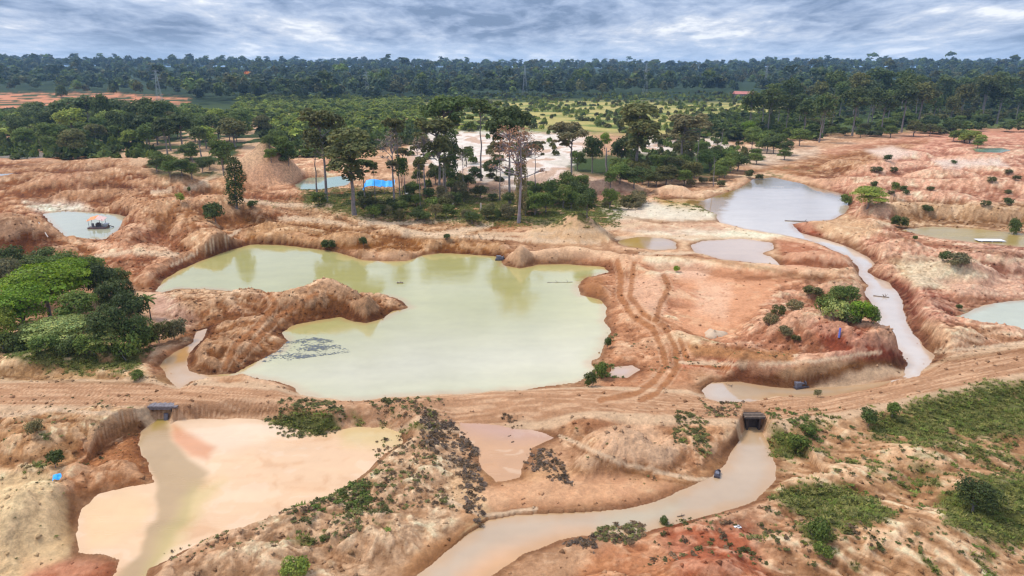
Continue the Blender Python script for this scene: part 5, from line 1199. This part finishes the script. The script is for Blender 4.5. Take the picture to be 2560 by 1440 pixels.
S_, C_ = debris([
 ([(1050,1110),(1130,1060),(1190,1130),(1215,1220),(1210,1320),(1170,1300),(1130,1200),(1080,1160)], 430, .4, 1.2, [DB, DV]),
 ([(930,1110),(1000,1080),(1060,1120),(1130,1230),(1150,1300),(980,1290),(950,1200)], 330, .4, 1.0, [DB, DG]),
 ([(1060,1060),(1120,1050),(1200,1110),(1120,1140),(1050,1130)], 300, .5, 1.2, [DV, DB]),
 ([(1300,1130),(1360,1125),(1400,1150),(1420,1200),(1440,1225),(1380,1215),(1320,1180)], 260, .4, 1.0, [DV, DB]),
 ([(1255,1050),(1310,1055),(1300,1080),(1260,1075)], 40, .4, .8, [DB]), ([(1255,1085),(1290,1100),(1300,1115),(1270,1110)], 50, .4, .9, [DV]),
 ([(1480,1340),(1520,1315),(1620,1312),(1610,1345),(1570,1380),(1500,1370)], 300, .4, 1.1, [DG, DB]),
 ([(1380,1360),(1480,1350),(1500,1400),(1440,1390)], 130, .4, .9, [DV, DB]),
 ([(660,1050),(720,1032),(830,1032),(870,1060),(830,1092),(700,1098)], 500, .4, 1.0, [DG, DG, G_OLIVE]),
 ([(700,1280),(980,1200),(1000,1300),(900,1380),(760,1400)], 330, .5, 1.4, [DG, G_OLIVE, G_MID, DB]),
 ([(840,1240),(920,1230),(930,1290),(850,1290)], 160, .6, 1.4, [G_MID, G_OLIVE]),
 ([(900,1030),(1110,1025),(1120,1075),(960,1070)], 200, .5, 1.1, [DG, G_OLIVE, DB]),
 ([(1690,1060),(1760,1080),(1770,1160),(1680,1150)], 190, .5, 1.2, [DG, G_OLIVE]),
 ([(1740,1035),(1860,1035),(1840,1080),(1760,1080)], 130, .4, 1.0, [DG, DB]),
 ([(1900,1050),(2060,1060),(2060,1140),(1950,1150)], 160, .5, 1.2, [G_MID, DG]),
 ([(1650,1300),(2000,1290),(2300,1440),(1600,1440)], 260, .4, 1.2, [DG, DB, G_OLIVE]),
 ([(2000,1080),(2560,1080),(2560,1440),(2100,1440)], 420, .4, 1.1, [DG, G_OLIVE, G_MID]),
 ([(1460,930),(1560,930),(1560,965),(1440,968)], 130, .4, 1.0, [G_MID, DG]), ([(1495,840),(1545,850),(1530,880),(1500,875)], 60, .5, 1.0, [DG]),
 ([(0,1020),(380,1020),(300,1180),(0,1180)], 130, .3, .9, [DG, G_OLIVE]), ([(0,1190),(170,1200),(170,1400),(0,1430)], 40, .3, .7, [DG]),
 ([(400,1390),(700,1290),(700,1440),(400,1440)], 90, .3, .8, [DG, DB]),
 ([(1580,880),(1740,930),(1720,960),(1560,950)], 60, .3, .7, [DG, DB]), ([(1700,950),(1960,955),(1960,935),(1700,935)], 60, .3, .7, [DG, DB]),
 ([(1400,1080),(1700,1100),(1800,1200),(1500,1240)], 70, .3, .6, [DG, DB]),
], 301)
put_merged('dead_weeds', [merged('d', S_, leaves(domes(.42, 0, .34, 4, 8), 30, .13, 9, tri=True, spread=.8, lump=.5), C_, '')], 'dark dead weeds and low scrub dotted over the silt and slopes')
# floating scum on the big pond
def flecks(name, poly, n, z, s0, col, label, seed):
    q = np.random.default_rng(seed); P = np.array(poly, float); X0, Y0 = unproj(P[:, 0], P[:, 1], z); W = list(zip(X0, Y0))
    a = q.uniform(X0.min(), X0.max(), n * 12); b = q.uniform(Y0.min(), Y0.max(), n * 12)
    m = inside(a, b, W) & (fbm(a / 3.5, b / 1.6, 4, seed) + .22 * q.normal(size=len(a)) > .16); a, b = a[m][:n], b[m][:n]; k = len(a)
    ang = np.arange(6) * math.pi / 3; rad = q.uniform(.6, 1.3, (k, 6)) * q.uniform(.3, 1, (k, 1)) * s0
    V = np.stack([a[:, None] + rad * np.cos(ang) * 1.5, b[:, None] + rad * np.sin(ang) * .7, np.full((k, 6), z + .012) + np.arange(k)[:, None] * 1e-5], -1).reshape(-1, 3)
    F2 = np.arange(k * 6).reshape(k, 6)
    me = mesh_np(name, V, F2); return link(name, me, plain(name, col, .5, .3), kind='stuff', label=label)
flecks('floating_scum', [(655,905),(690,862),(760,840),(830,850),(880,880),(800,890),(700,905)], 1500, 0.0, .13, (0.09, 0.10, 0.11), 'dark bluish scum floating near the shore of the large pond', 11)
# clods of earth lying about
q = np.random.default_rng(55)
tv = np.array([(1, 0, 0), (-.5, .87, 0), (-.5, -.87, 0), (0, 0, .9), (.2, .1, -.4)], float); tf = np.array([(0, 1, 3), (1, 2, 3), (2, 0, 3), (1, 0, 4), (2, 1, 4), (0, 2, 4)])
pr = ROU[near_i] * np.hypot(GX[near_i], GY[near_i]) ** 2 * (WET[near_i] > .4) * (GZ[near_i] > -.85); pr /= pr.sum(); idx = q.choice(near_i, 16000, p=pr)
V, F2, _c = merged('c', np.stack([GX[idx], GY[idx], GZ[idx], *((.06 + .34 * q.random((1, 16000)) ** 2.5) * np.ones((2, 1))), q.uniform(0, 6.28, 16000)], 1), (tv, tf, np.ones((5, 3))), np.ones((16000, 3)), '')
link('clods', mesh_np('clods', V, F2, {'tint': np.repeat(C[idx] * q.uniform(.6, 1.2, (16000, 1)), 5, 0)}, smooth=False), M_EARTH, kind='stuff', label='loose clods of earth scattered on the mounds')

# ------------------------------------------------------------------ built things
def box(cx, cy, cz, sx, sy, sz, rz=0.0, taper=1.0):
    v = []
    for z in (-1, 1):
        k = taper if z > 0 else 1
        for a, b in ((-1, -1), (1, -1), (1, 1), (-1, 1)):
            x_, y_ = a * sx / 2 * k, b * sy / 2 * k
            v.append((cx + x_ * math.cos(rz) - y_ * math.sin(rz), cy + x_ * math.sin(rz) + y_ * math.cos(rz), cz + z * sz / 2))
    f = [(0, 3, 2, 1), (4, 5, 6, 7), (0, 1, 5, 4), (1, 2, 6, 5), (2, 3, 7, 6), (3, 0, 4, 7)]
    return np.array(v, float), f
def build(name, shapes, mat, parent=None, smooth=False, **kw):
    V, F2, o = [], [], 0
    for v, f in shapes:
        V += [tuple(q) for q in v]; F2 += [tuple(int(i) + o for i in ff) for ff in f]; o += len(v)
    me = bpy.data.meshes.new(name); me.from_pydata(V, [], F2); me.update()
    if smooth: me.polygons.foreach_set('use_smooth', [True] * len(me.polygons))
    return link(name, me, mat, parent=parent, **kw)
def rod(p0, p1, r, sides=8, caps=True, r1=None):
    v, f = tubes([([p0, p1], [r, r if r1 is None else r1])], sides)
    f = [tuple(q) for q in f]
    if caps: f += [tuple(range(sides - 1, -1, -1)), tuple(range(sides, 2 * sides))]
    return v, f
def root(name, loc, rz, label, cat, group=None):
    o = bpy.data.objects.new(name, None); COL.objects.link(o); o.location = loc; o.rotation_euler = (0, 0, rz); o.empty_display_size = .1
    o['label'] = label; o['category'] = cat
    if group: o['group'] = group
    return o
def sheet(w, d, nx, ny, fz):
    v = [(w * (i / nx - .5), d * (j / ny - .5), fz(i / nx, j / ny)) for j in range(ny + 1) for i in range(nx + 1)]
    f = [(j * (nx + 1) + i, j * (nx + 1) + i + 1, (j + 1) * (nx + 1) + i + 1, (j + 1) * (nx + 1) + i) for j in range(ny) for i in range(nx)]
    t = [(a, b, c - .03) for a, b, c in v]; n = len(v)
    return np.array(v + t), f + [(q[0] + n, q[3] + n, q[2] + n, q[1] + n) for q in f]
MO = plain('orange_tarp', (0.75, 0.22, 0.05), .6, .2); MPK = plain('faded_pink_tarp', (0.62, 0.40, 0.34), .6, .2); MBL = plain('blue_tarp', (0.03, 0.36, 0.85), .45, .18, 1.0)
MDK = plain('dark_steel', (0.055, 0.045, 0.055), .55, .3); MWD = plain('weathered_planks', (0.17, 0.145, 0.15), .85, .35, 4); MWH = plain('white_sheet', (0.72, 0.70, 0.68), .5, .1)
MGY = plain('grey_steel', (0.34, 0.36, 0.38), .5, .15); MCO = plain('grey_drum', (0.13, 0.125, 0.15), .5, .2); MRF = plain('red_roof', (0.50, 0.17, 0.13), .8, .15, .4); MWL = plain('cream_wall', (0.5, 0.42, 0.36), .9, .1)
MLG = plain('log_bark', (0.20, 0.14, 0.10), .9, .35, 3); MPP = plain('pale_hose', (0.55, 0.45, 0.36), .7, .15); MPU = plain('blue_pipe', (0.10, 0.12, 0.38), .5, .15); MCV = plain('dark_timber_and_void', (0.05, 0.035, 0.03), .95, .3)  # last one: dark timber, also the backing that paints the dark openings

# floating dredge
x, y = [float(q) for q in unproj(247, 570, 0.0)]
g = root('floating_dredge', (x, y, 0), .12, 'small mining raft with orange canopy floating on the pale pond at left', 'raft')
build('hull', [box(0, 0, .22, 4.6, 2.4, .3)], plain('rusty_hull', (.20, .10, .08), .7, .3), g)
for sy_ in (-.85, .85):
    build('pontoon', [rod((-2.3, sy_, .02), (2.3, sy_, .02), .3, 12)], MCO, g)
for i in range(8): build('plank', [box(-2.0 + i * .57, 0, .41, .5, 2.3, .05)], MWD, g)
for a, b in ((-1.9, -.95), (1.5, -.95), (-1.9, .95), (1.5, .95)): build('post', [rod((a, b, .4), (a, b, 2.5), .05, 6)], MWD, g)
build('canopy', [sheet(2.2, 2.5, 8, 6, lambda a, b: 2.1 + .55 * a + .6 * b + .1 * math.sin(b * 6))], MO, g).location = (-1.1, 0, 0)
build('canopy', [sheet(2.0, 2.5, 8, 6, lambda a, b: 2.65 - .6 * a + .6 * b + .06 * math.sin(b * 5))], MPK, g).location = (1.0, 0, 0)
e_ = build('engine', [box(.1, 0, .85, 1.2, .8, .8), box(.1, 0, 1.35, .7, .5, .25)], MDK, g); build('exhaust', [rod((.4, .1, 1.2), (.4, .1, 2.1), .06, 6)], MDK, e_)
build('drum', [rod((-1.2, -.3, .43), (-1.2, -.3, 1.35), .32, 12)], MCO, g); build('hopper', [box(1.9, 0, .8, .9, 1.3, .7, 0, 1.3)], MGY, g)
build('suction_pipe', [rod((2.0, .2, .8), (3.6, .5, .1), .12, 8)], MDK, g)
# hose lying up the bank
p1 = ground_at(97, 558); p2 = ground_at(120, 594)
build('hose', [rod((p1[0], p1[1], p1[2] + .15), (p2[0], p2[1], p2[2] + .15), .13, 8)], MPP, label='pale pipe lying on the brown bank left of the dredge pond', cat='pipe')
# blue tarpaulin shelter
x, y, z = ground_at(950, 480)
g = root('tarpaulin_shelter', (x, y, z), .1, 'bright blue tarpaulin shelter on poles under the tall trees', 'shelter')
for i, (a, b) in enumerate(((-4.6, -1.6), (-1.6, -1.8), (1.6, -1.7), (4.6, -1.5), (-4.3, 1.8), (0, 2.0), (4.6, 1.9))): build('pole', [rod((a, b, -.4), (a, b, 2.0 + .35 * (b > 0) + .06 * i), .06, 6)], MWD, g)
build('tarpaulin', [sheet(6.0, 4.2, 14, 8, lambda a, b: 1.9 + 1.5 * b + .5 * math.sin(a * 3.1) - .35 * math.sin(b * 3.1) * math.sin(a * 9) - (.9 if a < .08 else 0))], MBL, g).location = (-2.3, 0, 0)
build('tarpaulin', [sheet(4.6, 3.6, 10, 8, lambda a, b: 2.2 + 1.4 * b - .3 * math.sin(a * 3.1) + .12 * math.sin(a * 14))], MBL, g).location = (2.6, .3, 0)
# plank bridge
bx, by = BRIDGE_X, BRIDGE_Y - 0.55
g = root('plank_bridge', (bx, by, 0), 0, 'dark plank bridge carrying the dirt road over the stream at left', 'bridge')
for i in range(3): build('beam', [rod((-2.1, -.4 + i * .42, .60), (2.1, -.4 + i * .42, .60), .15, 8)], MLG, g)
for i in range(10): build('plank', [box(-1.95 + i * .43, 0, .80 + .012 * (i % 3), .40, 1.15, .06)], MWD, g)
build('edge_board', [box(0, -.62, .74, 4.3, .06, .22)], MWD, g); build('edge_board', [box(0, -.56, .50, 2.7, .06, .24)], MWD, g)
build('abutment', [box(-1.25, .15, -.75, .3, .7, 2.3)], MCV, g); build('abutment', [box(1.25, .15, -.75, .3, .7, 2.3)], MCV, g); build('void_backing', [box(0, .50, -.75, 2.6, .12, 2.4)], MCV, g)  # near-black backing stands in for the dark under the deck
build('drum', [rod((bx + .55, by - .75, -1.3), (bx + .62, by - .55, -.15), .27, 12)], MCO, label='grey-blue drum standing in the shade under the plank bridge', cat='drum')
# culvert on the right
cx_, cy_ = CULV_X, CULV_Y - 0.55
g = root('culvert', (cx_, cy_, 0), 0, 'dark square culvert mouth under the road feeding the grey stream', 'culvert')
build('lintel', [box(0, .15, .76, 2.3, 1.5, .14)], MCV, g); build('side_wall', [box(-.7, .1, -.7, .22, .8, 2.7)], MCV, g); build('side_wall', [box(.7, .1, -.7, .22, .8, 2.7)], MCV, g); build('void_backing', [box(0, .42, -.7, 1.8, .12, 2.7)], MCV, g)  # culvert closed by a near-black sheet in place of its dark inside
for i in range(3): build('log', [rod((-1.25 + i * .05, -.42 + i * .38, .90), (1.25, -.43 + i * .38, .91), .09, 7)], MLG, g)
def crumple(name, u, v, w, mat, label, cat, h=.35, seed=1):
    x, y, z = ground_at(u, v)
    o = build(name, [sheet(w, w * .7, 9, 7, lambda a, b: max(.02, h * (math.sin(a * 3.1) * math.sin(b * 3.1)) * (.7 + .8 * float(perlin(np.array([a * 4.0]), np.array([b * 4.0]), seed)[0]))))], mat, label=label, cat=cat)
    o.location = (x, y, z + .03); o.rotation_euler = (0, 0, seed * .7); return o
crumple('plastic_sheet', 145, 1193, 1.3, MBL, 'crumpled blue plastic sheet by a green bush at lower left', 'plastic sheet', .4, 3)
crumple('plastic_sheet', 1844, 1318, .6, MWH, 'small white plastic sheet on the red slope at lower right', 'plastic sheet', .25, 5)
crumple('plastic_sheet', 1122, 462, 3.4, MWH, 'white sheet lying beyond the middle grove', 'plastic sheet', .8, 6)
crumple('plastic_sheet', 1018, 484, 2.2, MWH, 'small white heap right of the blue tarpaulin shelter', 'plastic sheet', 1.2, 7)
x, y, z = ground_at(225, 806); crumple('tarpaulin', 225, 806, 1.1, MBL, 'scrap of blue tarpaulin caught in the dark left thicket', 'tarpaulin', .3, 8).location[2] += 4.2
# blue pipe on the red mound
x, y, z = ground_at(2097, 846)
build('pipe', [rod((x, y, z + .1), (x + .25, y + .5, z + 1.4), .14, 8)], MPU, label='short blue pipe sticking out of the red mound', cat='pipe')
# pump on a float beside the long pool
def pump(u, v, lv, s, rz, label, name='water_pump'):
    x, y = [float(q) for q in unproj(u, v, lv)]
    g = root(name, (x, y, lv), rz, label, 'pump')
    build('float', [box(0, 0, .1, 2.0 * s, 1.0 * s, .25)], MDK, g); build('motor', [box(-.4 * s, 0, .5 * s, .8 * s, .6 * s, .6 * s), rod((-.1 * s, 0, .5 * s), (.5 * s, 0, .5 * s), .18 * s, 10)], MCO, g)
    build('flywheel', [rod((.5 * s, -.1, .55 * s), (.62 * s, -.1, .55 * s), .35 * s, 14)], MDK, g); build('intake_hose', [rod((.6 * s, 0, .4 * s), (1.5 * s, .1, .0), .08, 7)], MDK, g)
pump(2000, 968, 0.0, 1.0, .3, 'dark water pump on a float in the long pool by the road')
pump(1252, 650, 0.0, 1.2, -.1, 'dark water pump at the upper shore beside the small sand cone')
pump(1793, 1188, -0.9, .6, 1.2, 'small grey pump at the left bank of the grey stream')
# white raft on the olive pond
x, y = [float(q) for q in unproj(2474, 603, 1.0)]
g = root('pale_raft', (x, y, 1.0), -.06, 'flat white raft lying on the olive pond at right', 'raft')
for i in range(6): build('board', [box(0, -.9 + i * .36, .28 + .01 * (i % 2), 6.2, .33, .07)], MWH, g)
for a in (-2.4, 0, 2.4): build('float', [rod((a, -1.1, .1), (a, 1.1, .1), .16, 8)], MGY, g)
# driftwood
def log(u, v, lv, ln, a, r_, label, br=2, seed=1, mat=MLG):
    x, y = [float(q) for q in unproj(u, v, lv)]
    rr_ = np.random.default_rng(seed); d = np.array([math.cos(a), math.sin(a), 0]) * ln / 2
    L_ = [(wob(-d, d + np.array([0, 0, .05]), 6, .03, rr_), np.linspace(r_, r_ * .5, 6))]
    for i in range(br):
        s_ = d * rr_.uniform(-.3, .8); L_.append((wob(s_, s_ + np.array([rr_.normal() * .5, rr_.normal() * .6, .3 + .3 * rr_.random()]), 3, .05, rr_), np.linspace(r_ * .5, r_ * .2, 3)))
    V_, F_ = tubes(L_, 6); o = link('driftwood', mesh_np('driftwood', V_, F_), mat, label=label, cat='driftwood'); o.location = (x, y, lv + r_ * .4)
log(2203, 742, 0, 2.6, -.4, .13, 'dark branch stranded in the middle of the stream at right', 4, 2)
log(1990, 553, 0, 6, -.15, .16, 'long branch in the mouth of the mirror pond', 1, 3)
log(254, 1172, -.6, 1.2, .3, .1, 'short dark log on the sand left of the lower stream', 1, 4)
log(1702, 1290, -0.9, .8, .3, .07, 'short branch at the lower shore of the grey stream', 2, 5)
log(1000, 708, 0, 1.2, 0, .22, 'lump of driftwood off the tip of the dirt peninsula', 1, 6)
log(1400, 706, 0, 5, .05, .08, 'thin branch floating at the upper right of the large pond', 2, 7, M_DEAD)
log(1830, 965, 0, .8, 1.2, .06, 'twig floating in the long pool by the road', 2, 8)
for i, (u, v, h_) in enumerate(((1132, 528, 2.4), (1202, 528, 2.4))):
    x, y, z = ground_at(u, v)
    V_, F_ = tubes([([(0, 0, -.3), (.05, 0, h_ * .5), (0, .05, h_)], [.32, .27, .24])], 9)
    F_ = [tuple(q) for q in F_] + [tuple(range(18, 27))]
    build('tree_stump', [(V_, F_)], MPP, label=('left' if i == 0 else 'right') + ' one of two orange stumps among the grove bushes', cat='stump').location = (x, y, z)
# sun-bleached boulder in the pink pit
x, y, z = ground_at(1786, 838); r5 = np.random.default_rng(4)
V_, F_ = [], []
for i in range(9):
    for j in range(14):
        th = i / 8 * math.pi / 2; ph = j / 14 * 2 * math.pi; q_ = 1 + .22 * math.sin(3 * ph + 2) + .12 * math.sin(7 * ph + 3 * th)
        V_.append((1.7 * q_ * math.cos(th) * math.cos(ph), 1.5 * q_ * math.cos(th) * math.sin(ph), .8 * math.sin(th) * q_ - .1))
for i in range(8):
    for j in range(14): k = (j + 1) % 14; F_.append((i * 14 + j, i * 14 + k, (i + 1) * 14 + k, (i + 1) * 14 + j))
build('boulder', [(np.array(V_), F_)], plain('pale_rock', (.50, .36, .24), .9, .15, 1.5), smooth=True, label='pale cream boulder lying in the pink pit', cat='boulder').location = (x, y, z)
# power line towers
def pylon(u, vb, vt, label):
    r_ = 40.0 / max(1e-6, 1); x, y, z = ground_at(u, vb); h = top_height(x, y, z, vt)
    g = root('transmission_tower', (x, y, z), .2, label, 'pylon', 'transmission towers crossing the plain')
    def wd(t): return 3.2 * (1 - t) ** 1.3 + .5
    leg = []
    for sx_, sy_ in ((-1, -1), (1, -1), (1, 1), (-1, 1)):
        pts = [(sx_ * wd(t), sy_ * wd(t), t * h) for t in np.linspace(0, 1, 7)]
        v_, f_ = tubes([(pts, [.10] * 7)], 4); build('leg', [(v_, [tuple(q) for q in f_])], MGY, g)
    br_ = []
    for k in range(9):
        t0, t1 = k / 9, (k + 1) / 9
        for (a, b) in (((-1, -1), (1, -1)), ((1, -1), (1, 1)), ((1, 1), (-1, 1)), ((-1, 1), (-1, -1))):
            br_.append(rod((a[0] * wd(t0), a[1] * wd(t0), t0 * h), (b[0] * wd(t1), b[1] * wd(t1), t1 * h), .05, 3, False))
            br_.append(rod((b[0] * wd(t0), b[1] * wd(t0), t0 * h), (a[0] * wd(t1), a[1] * wd(t1), t1 * h), .05, 3, False))
    build('bracing', br_, MGY, g)
    for zz, w_ in ((.98, 3.5), (.88, 5.0), (.78, 5.0)):
        build('crossarm', [rod((-w_, 0, zz * h), (w_, 0, zz * h), .11, 4), rod((-w_, 0, zz * h), (0, 0, zz * h + 1.5), .06, 3, False), rod((w_, 0, zz * h), (0, 0, zz * h + 1.5), .06, 3, False)], MGY, g)
pylon(402, 268, 176, 'nearest lattice pylon at far left over the woods')
pylon(920, 252, 180, 'second lattice pylon from the left at the forest edge')
pylon(1312, 241, 163, 'middle lattice pylon over the straw coloured plain')
pylon(1612, 241, 158, 'second lattice pylon from the right')
pylon(1911, 234, 164, 'rightmost lattice pylon against the far forest')
# far building with a red roof
x, y, z = ground_at(1858, 243)
g = root('long_building', (x, y, z), .05, 'long low red-roofed building far off at the forest edge', 'building')
build('wall', [box(0, 0, 2.0, 24, 9, 5)], MWL, g)
build('roof', [(np.array([(-14, -6, 4.4), (14, -6, 4.4), (14, 6, 4.4), (-14, 6, 4.4), (-14, 0, 8.4), (14, 0, 7.6)]), [(0, 1, 5, 4), (2, 3, 4, 5), (0, 4, 3), (1, 2, 5), (0, 3, 2, 1)])], MRF, g)
for i in range(7): build('window', [box(-9.9 + i * 3.3, -4.53, 2.4, 1.3, .08, 1.3)], MDK, g)

# ------------------------------------------------------------------ air
mh = bpy.data.materials.new('air'); mh.use_nodes = True; t = mh.node_tree; t.nodes.clear()
o = t.nodes.new('ShaderNodeOutputMaterial'); pv = t.nodes.new('ShaderNodeVolumePrincipled'); t.links.new(pv.outputs[0], o.inputs['Volume'])
pv.inputs['Color'].default_value = (0.42, 0.68, 1.0, 1); pv.inputs['Density'].default_value = 0.000085; pv.inputs['Anisotropy'].default_value = 0.1
hb = build('haze', [box(0, 6950, 48, 26000, 14300, 108)], mh, kind='stuff', label='thin bluish haze filling the air')
